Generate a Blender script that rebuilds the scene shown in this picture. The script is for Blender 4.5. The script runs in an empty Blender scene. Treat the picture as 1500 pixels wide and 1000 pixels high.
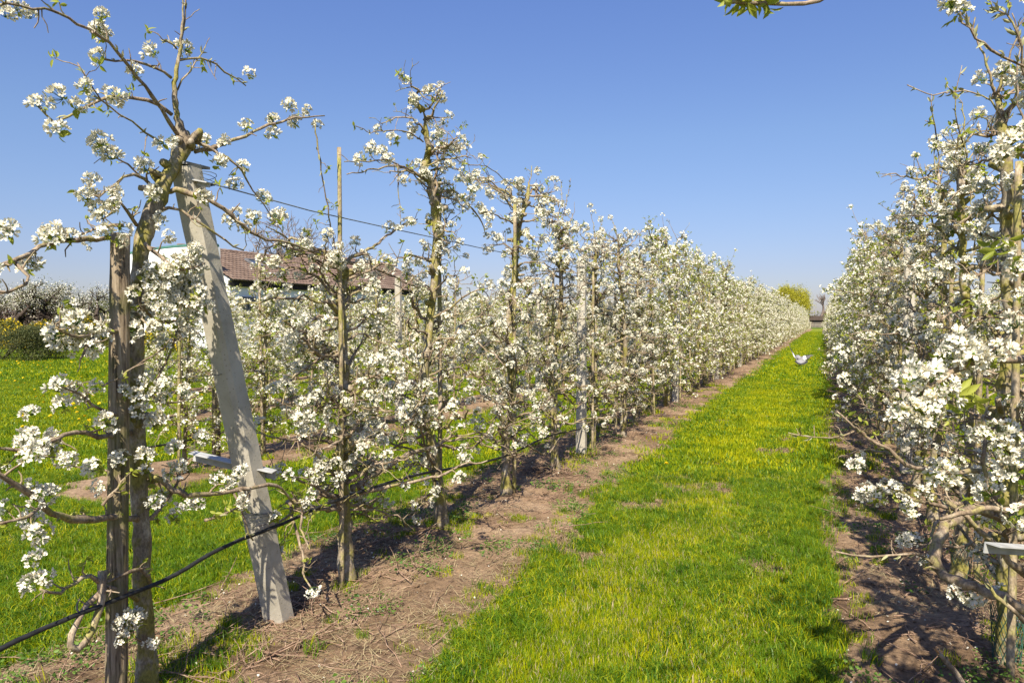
import bpy, math, random
import numpy as np
from mathutils import Vector, Matrix

SC = bpy.context.scene
COL = SC.collection
PI = math.pi

# ------------------------------------------------------------------ camera, sky, sun, exposure
F_PX = 1050.0                     # focal length in pixels of a 1500 px wide frame
CAM_H = 1.60
YAW = math.radians(23.43)         # camera looks left of the row direction (+Y)
PITCH = math.radians(-1.64)
cam_d = bpy.data.cameras.new("camera")
cam_d.sensor_width = 36.0
cam_d.lens = 36.0 * F_PX / 1500.0
cam_d.clip_start = 0.05
cam_d.clip_end = 6000
cam = bpy.data.objects.new("camera", cam_d)
COL.objects.link(cam)
cam.location = (0, 0, CAM_H)
cam.rotation_euler = (PI / 2 + PITCH, 0, YAW)
SC.camera = cam

SUN_EL = math.radians(49)
SUN_DIR = np.array([0.25, -0.97])         # towards the sun, on the ground
SUN_DIR /= np.linalg.norm(SUN_DIR)
world = bpy.data.worlds.new("World")
SC.world = world
world.use_nodes = True
wn = world.node_tree.nodes; wl = world.node_tree.links
bg = wn["Background"]
sky = wn.new("ShaderNodeTexSky")
sky.sky_type = 'NISHITA'
sky.sun_disc = False
sky.sun_elevation = SUN_EL
sky.sun_rotation = math.atan2(SUN_DIR[0], SUN_DIR[1])
sky.air_density = 1.0
sky.dust_density = 0.6
sky.ozone_density = 3.6
tint = wn.new("ShaderNodeMix"); tint.data_type = 'RGBA'; tint.blend_type = 'MULTIPLY'
tint.inputs[0].default_value = 1.0
skc = wn.new("ShaderNodeTexCoord"); sks = wn.new("ShaderNodeSeparateXYZ"); skr = wn.new("ShaderNodeValToRGB")
wl.new(skc.outputs["Generated"], sks.inputs[0]); wl.new(sks.outputs[2], skr.inputs[0]); wl.new(skr.outputs[0], tint.inputs[7])
for p_, c_ in ((0.07, (.86, .79, .96, 1)), (0.15, (.96, .92, 1.06, 1)), (0.24, (1.04, 1.04, 1.18, 1))):      # hazier, duller air low down
    skr.color_ramp.elements.new(p_).color = c_
skr.color_ramp.elements[0].color = (.82, .75, .88, 1); skr.color_ramp.elements[0].position = 0.0
skr.color_ramp.elements[4].color = (1.04, 1.10, 1.48, 1); skr.color_ramp.elements[4].position = 0.45
wl.new(sky.outputs[0], tint.inputs[6]); wl.new(tint.outputs[2], bg.inputs[0])
bg.inputs[1].default_value = 0.060
sun_d = bpy.data.lights.new("sun", 'SUN')
sun_d.energy = 5.0
sun_d.angle = math.radians(0.5)
sun_d.color = (1.0, 0.92, 0.77)
sun = bpy.data.objects.new("sun", sun_d)
COL.objects.link(sun)
sv = Vector((SUN_DIR[0] * math.cos(SUN_EL), SUN_DIR[1] * math.cos(SUN_EL), math.sin(SUN_EL)))
sun.rotation_euler = sv.to_track_quat('Z', 'Y').to_euler()
sun.location = sv * 50
SC.view_settings.view_transform = 'Standard'
SC.view_settings.look = 'None'
SC.view_settings.gamma = 1.0
SC.view_settings.use_curve_mapping = False
SC.view_settings.exposure = 1.02
SC.cycles.max_bounces = 6
SC.cycles.transparent_max_bounces = 4

# ------------------------------------------------------------------ measuring helpers
_f = np.array([-math.sin(YAW) * math.cos(PITCH), math.cos(YAW) * math.cos(PITCH), math.sin(PITCH)])
_r = np.array([math.cos(YAW), math.sin(YAW), 0.0])
_u = np.cross(_r, _f)
CAMP = np.array([0, 0, CAM_H])
def ray(px, py):
    return _f + _r * ((px - 750) / F_PX) + _u * ((500 - py) / F_PX)
def at_depth(px, py, d):
    return CAMP + ray(px, py) * d
def at_x(px, py, X):
    v = ray(px, py)
    return CAMP + v * (X / v[0])
def at_z(px, py, z=0.0):
    v = ray(px, py)
    return CAMP + v * ((z - CAM_H) / v[2])

ROW_L, ROW_R, PITCH_X = -2.65, 0.80, 3.45

# ------------------------------------------------------------------ mesh helpers
class Geo:
    def __init__(s):
        s.v = []; s.f = []; s.m = []; s.n = 0
    def add(s, verts, faces, mat=0):
        verts = np.asarray(verts, float).reshape(-1, 3)
        s.v.append(verts)
        n = s.n
        s.f.extend([tuple(i + n for i in f) for f in faces])
        if isinstance(mat, int): s.m.extend([mat] * len(faces))
        else: s.m.extend(mat)
        s.n += len(verts)
    def mesh(s, name, mats, smooth=True):
        me = bpy.data.meshes.new(name)
        V = np.concatenate(s.v) if s.v else np.zeros((0, 3))
        me.from_pydata(V.tolist(), [], s.f)
        for m in (mats if isinstance(mats, (list, tuple)) else [mats]): me.materials.append(m)
        if len(s.f):
            me.polygons.foreach_set("material_index", np.array(s.m, dtype=np.int32))
            me.polygons.foreach_set("use_smooth", np.full(len(s.f), smooth, dtype=bool))
        me.update()
        return me

def link(name, data, parent=None, loc=None, rot=None, scl=None):
    o = bpy.data.objects.new(name, data)
    COL.objects.link(o)
    if parent is not None: o.parent = parent
    if loc is not None: o.location = loc
    if rot is not None: o.rotation_euler = rot
    if scl is not None: o.scale = scl if hasattr(scl, '__len__') else (scl,) * 3
    return o
def thing(name, label, cat, loc=(0, 0, 0), rz=0, group=None):
    return tag(link(name, None, loc=loc, rot=(0, 0, rz)), label, cat, group)
def tag(o, label, cat, group=None, kind=None):
    if label: o["label"] = label
    if cat: o["category"] = cat
    if group: o["group"] = group
    if kind: o["kind"] = kind
    return o
def struct(name, geo, mat, smooth=True):
    o = link(name, geo.mesh(name, mat, smooth)); o["kind"] = "structure"; return o

def box(g, c, s, rot=None, mat=0, taper=1.0):
    x, y, z = s[0] / 2, s[1] / 2, s[2] / 2
    t = taper
    V = np.array([(-x, -y, -z), (x, -y, -z), (x, y, -z), (-x, y, -z), (-x * t, -y * t, z), (x * t, -y * t, z), (x * t, y * t, z), (-x * t, y * t, z)])
    if rot is not None:
        V = V @ np.array(rot.to_3x3()).T
    g.add(V + np.array(c), [(0, 3, 2, 1), (4, 5, 6, 7), (0, 1, 5, 4), (1, 2, 6, 5), (2, 3, 7, 6), (3, 0, 4, 7)], mat)

def tube(g, pts, rad, sides=6, mat=0, rough=0.0, rng=None, cap=True, flat=None):
    P = np.asarray(pts, float)
    n = len(P)
    if np.isscalar(rad): rad = np.full(n, rad)
    rad = np.asarray(rad, float)
    T = np.gradient(P, axis=0)
    T /= (np.linalg.norm(T, axis=1, keepdims=True) + 1e-9)
    ref = np.array([0, 0, 1.0]) if abs(T[0][2]) < 0.9 else np.array([1.0, 0, 0])
    nrm = np.cross(T[0], ref); nrm /= np.linalg.norm(nrm)
    ang = np.arange(sides) * 2 * PI / sides
    V = np.zeros((n, sides, 3))
    for i in range(n):
        nrm = nrm - T[i] * np.dot(nrm, T[i]); nrm /= (np.linalg.norm(nrm) + 1e-9)
        b = np.cross(T[i], nrm)
        rr = np.full(sides, rad[i])
        if rough and rng is not None: rr = rr * (1 + rng.normal(0, rough, sides))
        V[i] = P[i] + np.outer(np.cos(ang) * rr, nrm) + np.outer(np.sin(ang) * rr, b)
    faces = []
    for i in range(n - 1):
        for k in range(sides):
            a = i * sides + k; b_ = i * sides + (k + 1) % sides
            faces.append((a, b_, b_ + sides, a + sides))
    if cap:
        faces.append(tuple(range(sides))[::-1]); faces.append(tuple((n - 1) * sides + k for k in range(sides)))
    g.add(V.reshape(-1, 3), faces, mat)

def resample(P, n, k=0.0, rng=None):
    """smooth curve through control points; k = random kink size"""
    P = np.asarray(P, float)
    m = len(P)
    if m < 3:
        t = np.linspace(0, 1, n)[:, None]; Q = P[0] * (1 - t) + P[-1] * t
    else:
        E = np.vstack([2 * P[0] - P[1], P, 2 * P[-1] - P[-2]])
        u = np.linspace(0, m - 1 - 1e-6, n); Q = []
        for x in u:
            i = int(x); t = x - i
            p0, p1, p2, p3 = E[i], E[i + 1], E[i + 2], E[i + 3]
            Q.append(0.5 * ((2 * p1) + (-p0 + p2) * t + (2 * p0 - 5 * p1 + 4 * p2 - p3) * t * t + (-p0 + 3 * p1 - 3 * p2 + p3) * t ** 3))
        Q = np.array(Q)
    if k and rng is not None:
        J = rng.normal(0, k, Q.shape); J[0] = 0
        Q = Q + J
    return Q

def _hash(ix, iy, seed):
    h = (ix * 374761393 + iy * 668265263 + seed * 974634777) & 0xffffffff
    h = ((h ^ (h >> 13)) * 1274126177) & 0xffffffff
    return ((h ^ (h >> 16)) & 0xffff) / 65535.0
def vnoise(x, y, seed=0):
    x = np.asarray(x, float); y = np.asarray(y, float)
    ix = np.floor(x).astype(np.int64); iy = np.floor(y).astype(np.int64)
    fx = x - ix; fy = y - iy
    fx = fx * fx * (3 - 2 * fx); fy = fy * fy * (3 - 2 * fy)
    a = _hash(ix, iy, seed); b = _hash(ix + 1, iy, seed); c = _hash(ix, iy + 1, seed); d = _hash(ix + 1, iy + 1, seed)
    return (a * (1 - fx) + b * fx) * (1 - fy) + (c * (1 - fx) + d * fx) * fy
def fbm(x, y, seed=0, o=4):
    s = 0; a = 0.5; 
    for i in range(o):
        s = s + a * (vnoise(x * 2 ** i, y * 2 ** i, seed + i) - 0.5); a *= 0.5
    return s

# ------------------------------------------------------------------ materials
def new_mat(name):
    m = bpy.data.materials.new(name); m.use_nodes = True
    nt = m.node_tree; b = nt.nodes["Principled BSDF"]
    b.inputs["Roughness"].default_value = 0.85
    if "Specular IOR Level" in b.inputs: b.inputs["Specular IOR Level"].default_value = 0.25
    return m, nt, b
def N(nt, t, **kw):
    n = nt.nodes.new(t)
    for k, v in kw.items():
        if k.startswith('i_'): n.inputs[k[2:].replace('_', ' ')].default_value = v
        else: setattr(n, k, v)
    return n
def ramp(nt, stops):
    r = nt.nodes.new("ShaderNodeValToRGB")
    e = r.color_ramp.elements
    while len(e) < len(stops): e.new(0.5)
    for i, (p, c) in enumerate(stops):
        e[i].position = p; e[i].color = tuple(c) + (1,) if len(c) == 3 else c
    return r
def noise(nt, scale, detail=4, vec=None, rough=0.55, dist=0.0):
    n = nt.nodes.new("ShaderNodeTexNoise")
    n.inputs["Scale"].default_value = scale; n.inputs["Detail"].default_value = detail
    n.inputs["Roughness"].default_value = rough; n.inputs["Distortion"].default_value = dist
    if vec is not None: nt.links.new(vec, n.inputs["Vector"])
    return n
def mapping(nt, src, scale=(1, 1, 1)):
    m = nt.nodes.new("ShaderNodeMapping"); m.inputs["Scale"].default_value = scale
    nt.links.new(src, m.inputs["Vector"]); return m.outputs[0]
def mixc(nt, fac, a, b, mode='MIX'):
    m = nt.nodes.new("ShaderNodeMix"); m.data_type = 'RGBA'; m.blend_type = mode
    for s, val in ((0, fac), (6, a), (7, b)):
        if hasattr(val, 'is_output'): nt.links.new(val, m.inputs[s])
        elif s == 0: m.inputs[0].default_value = val
        else: m.inputs[s].default_value = tuple(val) + (1,)
    return m.outputs[2]
def bump(nt, b, h, strength=0.3, dist=0.01):
    n = nt.nodes.new("ShaderNodeBump"); n.inputs["Strength"].default_value = strength; n.inputs["Distance"].default_value = dist
    nt.links.new(h, n.inputs["Height"]); nt.links.new(n.outputs[0], b.inputs["Normal"])

def mat_noise(name, stops, scale=8, detail=5, bstr=0.0, bdist=0.01, rough=0.85, stretch=(1, 1, 1), coord='Object', dist=0.0, fine=None):
    m, nt, b = new_mat(name)
    tc = nt.nodes.new("ShaderNodeTexCoord")
    v = mapping(nt, tc.outputs[coord], stretch)
    n = noise(nt, scale, detail, v, dist=dist)
    r = ramp(nt, stops); nt.links.new(n.outputs[0], r.inputs[0])
    col = r.outputs[0]
    if fine:
        n2 = noise(nt, fine[0], 3, v); r2 = ramp(nt, [(0.3, (fine[1],) * 3), (0.7, (1, 1, 1))]); nt.links.new(n2.outputs[0], r2.inputs[0])
        col = mixc(nt, 1.0, col, r2.outputs[0], 'MULTIPLY')
    nt.links.new(col, b.inputs["Base Color"])
    b.inputs["Roughness"].default_value = rough
    if bstr:
        n3 = noise(nt, scale * 3, 4, v); bump(nt, b, n3.outputs[0], bstr, bdist)
    return m

def mat_thin(name, c1, c2, trans=0.35, tcol=None, rough=0.6, wscale=None, c3=None):
    """thin leaf or petal: diffuse + translucent; colour varies per instance and by place"""
    m, nt, b = new_mat(name)
    out = nt.nodes["Material Output"]
    oi = nt.nodes.new("ShaderNodeObjectInfo")
    geo = nt.nodes.new("ShaderNodeNewGeometry")
    n = noise(nt, wscale or 25, 2, geo.outputs["Position"])
    add = N(nt, "ShaderNodeMath", operation='MULTIPLY_ADD'); nt.links.new(oi.outputs["Random"], add.inputs[0]); add.inputs[1].default_value = 0.3
    nt.links.new(n.outputs[0], add.inputs[2])
    r = ramp(nt, [(0.42, c1), (0.85, c2)] if c3 is None else [(0.38, c1), (0.62, c2), (0.88, c3)]); nt.links.new(add.outputs[0], r.inputs[0])
    nt.links.new(r.outputs[0], b.inputs["Base Color"]); b.inputs["Roughness"].default_value = rough
    tr = nt.nodes.new("ShaderNodeBsdfTranslucent")
    if tcol: tr.inputs[0].default_value = tuple(tcol) + (1,)
    else: nt.links.new(r.outputs[0], tr.inputs[0])
    mx = nt.nodes.new("ShaderNodeMixShader"); mx.inputs[0].default_value = trans
    nt.links.new(b.outputs[0], mx.inputs[1]); nt.links.new(tr.outputs[0], mx.inputs[2]); nt.links.new(mx.outputs[0], out.inputs[0])
    return m

M = {}
M['petal'] = mat_thin("petal_white", (0.73, 0.69, 0.56), (0.81, 0.78, 0.68), 0.28, (0.78, 0.74, 0.52), 0.7)
M['anther'] = mat_noise("anther_tan", [(0.3, (0.30, 0.17, 0.06)), (0.7, (0.45, 0.33, 0.10))], 40)
M['leaf'] = mat_thin("young_leaf", (0.16, 0.20, 0.02), (0.38, 0.40, 0.07), 0.38, (0.50, 0.55, 0.06), 0.45, 12)
M['leafbud'] = mat_thin("leaf_bud", (0.22, 0.24, 0.10), (0.40, 0.38, 0.22), 0.15, None, 0.6)
def bark(name, cols, green, gthr=0.5):
    m, nt, b = new_mat(name)
    tc = nt.nodes.new("ShaderNodeTexCoord")
    geo = nt.nodes.new("ShaderNodeNewGeometry")
    v = mapping(nt, geo.outputs["Position"], (1, 1, 0.5))
    n = noise(nt, 22, 6, v, 0.65); r = ramp(nt, [(0.3, cols[0]), (0.5, cols[1]), (0.68, cols[2])]); nt.links.new(n.outputs[0], r.inputs[0])
    g = noise(nt, 7, 5, geo.outputs["Position"], 0.7); rg = ramp(nt, [(gthr - 0.05, (0, 0, 0)), (gthr + 0.06, (1, 1, 1))]); nt.links.new(g.outputs[0], rg.inputs[0])
    c = mixc(nt, rg.outputs[0], r.outputs[0], green)
    f = noise(nt, 120, 3, v, 0.6); rf = ramp(nt, [(0.35, (0.55, 0.55, 0.55)), (0.6, (1, 1, 1))]); nt.links.new(f.outputs[0], rf.inputs[0])
    c = mixc(nt, 1.0, c, rf.outputs[0], 'MULTIPLY')
    nt.links.new(c, b.inputs["Base Color"]); b.inputs["Roughness"].default_value = 0.9
    n3 = noise(nt, 60, 5, v, 0.7); bump(nt, b, n3.outputs[0], 0.7, 0.006)
    return m
M['bark'] = bark("pear_bark", [(0.14, 0.105, 0.065), (0.30, 0.24, 0.165), (0.52, 0.46, 0.36)], (0.27, 0.235, 0.06), 0.50)
M['twig'] = bark("pear_twig", [(0.13, 0.09, 0.055), (0.30, 0.225, 0.155), (0.46, 0.38, 0.27)], (0.30, 0.265, 0.09), 0.56)
M['shoot'] = mat_noise("red_shoot", [(0.3, (0.16, 0.07, 0.045)), (0.7, (0.32, 0.19, 0.12))], 14)
M['stake'] = bark("stake_wood", [(0.16, 0.12, 0.07), (0.36, 0.28, 0.18), (0.50, 0.42, 0.30)], (0.30, 0.27, 0.08), 0.52)
def mat_postwood():
    m, nt, b = new_mat("weathered_post_wood")
    tc = nt.nodes.new("ShaderNodeTexCoord")
    v = mapping(nt, tc.outputs["Object"], (1, 1, 0.06))
    n = noise(nt, 70, 6, v, 0.7); r = ramp(nt, [(0.36, (0.03, 0.02, 0.012)), (0.44, (0.15, 0.11, 0.07)), (0.56, (0.30, 0.235, 0.16)), (0.75, (0.44, 0.37, 0.28))]); nt.links.new(n.outputs[0], r.inputs[0])
    g = noise(nt, 4, 4, tc.outputs["Object"], 0.6); rg = ramp(nt, [(0.46, (0, 0, 0)), (0.60, (0.8,) * 3)]); nt.links.new(g.outputs[0], rg.inputs[0])
    c = mixc(nt, rg.outputs[0], r.outputs[0], (0.13, 0.13, 0.035))
    nt.links.new(c, b.inputs["Base Color"]); bump(nt, b, n.outputs[0], 1.0, 0.01); return m
M['postwood'] = mat_postwood()
def mat_concrete():
    m, nt, b = new_mat("post_concrete")
    tc = nt.nodes.new("ShaderNodeTexCoord")
    n = noise(nt, 5, 6, tc.outputs["Object"], 0.7); r = ramp(nt, [(0.3, (0.29, 0.26, 0.20)), (0.55, (0.43, 0.39, 0.315)), (0.8, (0.50, 0.47, 0.39))]); nt.links.new(n.outputs[0], r.inputs[0])
    v = nt.nodes.new("ShaderNodeTexVoronoi"); v.inputs["Scale"].default_value = 45; nt.links.new(tc.outputs["Object"], v.inputs["Vector"])
    rv = ramp(nt, [(0.08, (0.45, 0.42, 0.36)), (0.17, (1, 1, 1))]); nt.links.new(v.outputs["Distance"], rv.inputs[0])
    c = mixc(nt, 0.8, r.outputs[0], rv.outputs[0], 'MULTIPLY')
    nt.links.new(c, b.inputs["Base Color"]); n3 = noise(nt, 90, 4, tc.outputs["Object"]); bump(nt, b, n3.outputs[0], 0.35, 0.003); return m
M['concrete'] = mat_concrete()
M['metal'] = mat_noise("galvanised_metal", [(0.3, (0.30, 0.30, 0.29)), (0.7, (0.46, 0.46, 0.45))], 20, 5, 0.1, 0.002, 0.5)
M['metal'].node_tree.nodes["Principled BSDF"].inputs["Metallic"].default_value = 0.0
M['lead_dark'] = mat_noise('weathered_plate', [(0.3, (0.10, 0.10, 0.10)), (0.7, (0.22, 0.22, 0.21))], 30)
M['wire'] = mat_noise("wire_steel", [(0.3, (0.06, 0.07, 0.07)), (0.7, (0.14, 0.15, 0.15))], 50)
M['hose'] = mat_noise("black_hose", [(0.3, (0.012, 0.012, 0.013)), (0.7, (0.03, 0.03, 0.03))], 30, rough=0.5)
M['net'] = mat_noise("green_net", [(0.3, (0.02, 0.07, 0.05)), (0.7, (0.05, 0.13, 0.10))], 30, rough=0.5)
M['dandelion'] = mat_noise("dandelion_yellow", [(0.3, (0.75, 0.52, 0.01)), (0.7, (0.85, 0.66, 0.02))], 60)
M['debris'] = mat_noise("dead_twig", [(0.3, (0.10, 0.06, 0.04)), (0.5, (0.24, 0.15, 0.10)), (0.7, (0.42, 0.31, 0.22))], 9, coord='Generated')
M['cutwood'] = mat_noise("cut_wood", [(0.3, (0.40, 0.18, 0.06)), (0.7, (0.62, 0.38, 0.18))], 60)
M['grass'] = mat_thin("grass_blade", (0.145, 0.23, 0.005), (0.33, 0.375, 0.005), 0.45, None, 0.5, 1.6, (0.50, 0.48, 0.007))
M['grass_dark'] = mat_thin("grass_blade_dark", (0.05, 0.125, 0.008), (0.13, 0.225, 0.010), 0.36, None, 0.45, 2.0)
M['straw'] = mat_thin("dry_grass", (0.27, 0.21, 0.11), (0.46, 0.38, 0.22), 0.2)
M['weed'] = mat_thin("weed_leaf", (0.05, 0.12, 0.02), (0.15, 0.24, 0.04), 0.3, None, 0.5, 6)

def mat_soil():
    m, nt, b = new_mat("orchard_soil")
    geo = nt.nodes.new("ShaderNodeNewGeometry"); p = geo.outputs["Position"]
    n = noise(nt, 1.3, 6, p, 0.65, 0.3); r = ramp(nt, [(0.32, (0.085, 0.05, 0.03)), (0.43, (0.20, 0.13, 0.076)), (0.55, (0.32, 0.22, 0.14)), (0.74, (0.43, 0.315, 0.215))]); nt.links.new(n.outputs[0], r.inputs[0])
    f = noise(nt, 28, 6, p, 0.75); rf = ramp(nt, [(0.34, (0.30, 0.26, 0.22)), (0.47, (0.80, 0.78, 0.75)), (0.66, (1.15, 1.12, 1.06))]); nt.links.new(f.outputs[0], rf.inputs[0])
    c = mixc(nt, 1.0, r.outputs[0], rf.outputs[0], 'MULTIPLY')
    # fallen petals and chips: tiny pale flecks
    v = nt.nodes.new("ShaderNodeTexVoronoi"); v.inputs["Scale"].default_value = 34; nt.links.new(p, v.inputs["Vector"])
    rv = ramp(nt, [(0.10, (1, 1, 1)), (0.14, (0, 0, 0))]); nt.links.new(v.outputs["Distance"], rv.inputs[0])
    k = noise(nt, 6, 2, p); rk = ramp(nt, [(0.5, (0, 0, 0)), (0.6, (0.75,) * 3)]); nt.links.new(k.outputs[0], rk.inputs[0])
    ff = mixc(nt, 1.0, rv.outputs[0], rk.outputs[0], 'MULTIPLY')
    c = mixc(nt, ff, c, (0.55, 0.46, 0.36))
    nt.links.new(c, b.inputs["Base Color"]); b.inputs["Roughness"].default_value = 0.95
    h = noise(nt, 45, 7, p, 0.8); bump(nt, b, h.outputs[0], 1.0, 0.02)
    return m
M['soil'] = mat_soil()
def mat_turf(name, cols, s2=0.55):
    m, nt, b = new_mat(name)
    geo = nt.nodes.new("ShaderNodeNewGeometry"); p = geo.outputs["Position"]
    n = noise(nt, s2, 5, p, 0.6); r = ramp(nt, [(0.3, cols[0]), (0.5, cols[1]), (0.7, cols[2])]); nt.links.new(n.outputs[0], r.inputs[0])
    f = noise(nt, 40, 5, p, 0.8); rf = ramp(nt, [(0.3, (0.35, 0.4, 0.35)), (0.62, (1.05, 1.05, 1.0))]); nt.links.new(f.outputs[0], rf.inputs[0])
    c = mixc(nt, 1.0, r.outputs[0], rf.outputs[0], 'MULTIPLY')
    nt.links.new(c, b.inputs["Base Color"]); b.inputs["Roughness"].default_value = 0.9
    h = noise(nt, 30, 6, p, 0.8); bump(nt, b, h.outputs[0], 1.0, 0.03)
    return m
M['turf'] = mat_turf("turf", [(0.12, 0.17, 0.006), (0.19, 0.225, 0.006), (0.25, 0.26, 0.008)])
M['field'] = mat_turf("field_turf", [(0.06, 0.10, 0.018), (0.10, 0.15, 0.022), (0.14, 0.18, 0.03)], 0.05)

# ------------------------------------------------------------------ flowers, leaves and their shared meshes
def petal_verts(L, W, cup):
    return np.array([(0.08 * L, 0, 0), (0.46 * L, -0.40 * W, cup * 0.6), (0.84 * L, -0.34 * W, cup * 1.25), (1.0 * L, 0, cup * 0.75), (0.84 * L, 0.34 * W, cup * 1.25), (0.46 * L, 0.40 * W, cup * 0.6), (0.55 * L, 0, -cup * 0.05)])
PET_F = [(0, 1, 6), (1, 2, 3, 6), (6, 3, 4, 5), (0, 6, 5)]
def frame_to(d, rng):
    d = np.asarray(d, float); d /= np.linalg.norm(d) + 1e-9
    a = rng.normal(0, 1, 3); x = np.cross(a, d); x /= np.linalg.norm(x) + 1e-9
    return np.stack([x, np.cross(d, x), d], axis=1)      # columns
def flower(g, pos, d, R, rng, full=True):
    Fm = frame_to(d, rng)
    openn = rng.uniform(0.0, 0.75)
    for k in range(5):
        a = k * 2 * PI / 5 + rng.normal(0, 0.12)
        Lp = R * rng.uniform(0.88, 1.15)
        cup = R * (openn + rng.uniform(-0.1, 0.25))
        if full: V = petal_verts(Lp, R * rng.uniform(0.74, 0.9), cup); Fc = PET_F
        else:
            V = np.array([(0, 0, 0), (0.6 * Lp, -0.48 * R, cup * 0.6), (Lp, 0, cup), (0.6 * Lp, 0.48 * R, cup * 0.6)]); Fc = [(0, 1, 2, 3)]
        ca, sa = math.cos(a), math.sin(a)
        Rz = np.array([[ca, -sa, 0], [sa, ca, 0], [0, 0, 1]])
        g.add((V @ Rz.T) @ Fm.T + pos, Fc, 0)
    if full:
        # yellow-green heart and a ring of anthers
        ang = np.arange(5) * 2 * PI / 5
        r0 = R * 0.2
        V = np.stack([np.cos(ang) * r0, np.sin(ang) * r0, np.full(5, R * 0.05)], 1)
        V = np.vstack([V, [[0, 0, R * 0.22]]])
        g.add(V @ Fm.T + pos, [(k, (k + 1) % 5, 5) for k in range(5)], 2)
        for k in range(7):
            a = rng.uniform(0, 2 * PI); rr = R * rng.uniform(0.16, 0.42); z = R * rng.uniform(0.3, 0.5); s = R * 0.075
            c = np.array([math.cos(a) * rr, math.sin(a) * rr, z])
            g.add((c + np.array([(-s, -s, 0), (s, -s, 0), (0, s, 0), (0, 0, s * 1.6)])) @ Fm.T + pos, [(0, 1, 3), (1, 2, 3), (2, 0, 3)], 1)
def leaf(g, pos, d, L, W, rng, fold=0.35, mat=0, curl=0.25):
    """pointed oval leaf folded along its midrib"""
    d = np.asarray(d, float); d /= np.linalg.norm(d) + 1e-9
    s = np.cross(d, rng.normal(0, 1, 3)); s /= np.linalg.norm(s) + 1e-9
    n = np.cross(s, d)
    def P(t, w, h): return pos + d * (t * L) + s * (w * W * 0.5) + n * (h)
    c = curl * L
    V = [P(0, 0, 0), P(0.3, -0.8, fold * W * 0.5 - c * .1), P(0.65, -0.85, fold * W * 0.5 - c * .45), P(1, 0, -c), P(0.65, 0.85, fold * W * 0.5 - c * .45), P(0.3, 0.8, fold * W * 0.5 - c * .1), P(0.5, 0, -c * .25)]
    g.add(V, [(0, 1, 6), (1, 2, 6), (2, 3, 6), (3, 4, 6), (4, 5, 6), (5, 0, 6)], mat)

def cluster_geo(rng, full=True, n=None, spread=1.0):
    g = Geo()
    n = n or rng.integers(9, 14)
    for i in range(n):
        # directions over a dome facing +Z
        zz = 1 - (i + 0.5) / n * 1.15
        a = i * 2.399 + rng.normal(0, 0.25)
        rr = math.sqrt(max(0, 1 - zz * zz))
        d = np.array([rr * math.cos(a), rr * math.sin(a), zz + 0.1]) + rng.normal(0, 0.12, 3)
        d /= np.linalg.norm(d)
        R0 = rng.uniform(0.020, 0.036) * spread
        pos = d * R0 + np.array([0, 0, 0.012])
        flower(g, pos, d + rng.normal(0, 0.25, 3), rng.uniform(0.0125, 0.0165), rng, full)
        if full: tube(g, [np.zeros(3), d * R0 * 0.5 + np.array([0, 0, 0.003]), pos], [0.0011, 0.0009, 0.0009], 3, 2, cap=False)
    return g
MAT_FL = [M['petal'], M['anther'], M['weed']]
_r0 = np.random.default_rng(11)
CLUSTERS = [cluster_geo(_r0).mesh("blossom_cluster", MAT_FL) for _ in range(9)]
def tuft_geo(rng, n, L, up=0.6):
    g = Geo()
    for i in range(n):
        a = rng.uniform(0, 2 * PI); d = np.array([math.cos(a), math.sin(a), rng.uniform(-0.4, up + 0.5)])
        l = L * rng.uniform(0.6, 1.2)
        leaf(g, rng.normal(0, 0.004, 3), d, l, l * rng.uniform(0.35, 0.6), rng, 0.5)
    return g
TUFTS = [tuft_geo(_r0, int(_r0.integers(3, 7)), 0.033).mesh("leaf_tuft", M['leaf']) for _ in range(7)]

# far clusters are added as plain vertices (joined into one mesh per tree kind)
FARC = []
for _ in range(6):
    g_ = cluster_geo(_r0, False, 6, 1.0); FARC.append((np.concatenate(g_.v), list(g_.f)))
FARC2 = []
for _ in range(8):
    vs = []; fs = []
    for k in range(9):
        c = _r0.normal(0, 1, 3); c /= np.linalg.norm(c); c[2] = abs(c[2]) * 0.8
        Fm = frame_to(c + _r0.normal(0, 0.3, 3), _r0); s = _r0.uniform(0.010, 0.016)
        q = np.array([(-s, -s * .8, 0), (s * .9, -s, 0), (s, s * .9, 0.004), (-s * .8, s, 0)])
        vs.append(q @ Fm.T + c * 0.030); fs.append(tuple(range(k * 4, k * 4 + 4)))
    FARC2.append((np.concatenate(vs), fs))

# ------------------------------------------------------------------ pear tree generator
class Skeleton:
    def __init__(s):
        s.trunk = Geo(); s.branches = []; s.anchors = []; s.leafs = []; s.buds = Geo()

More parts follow.
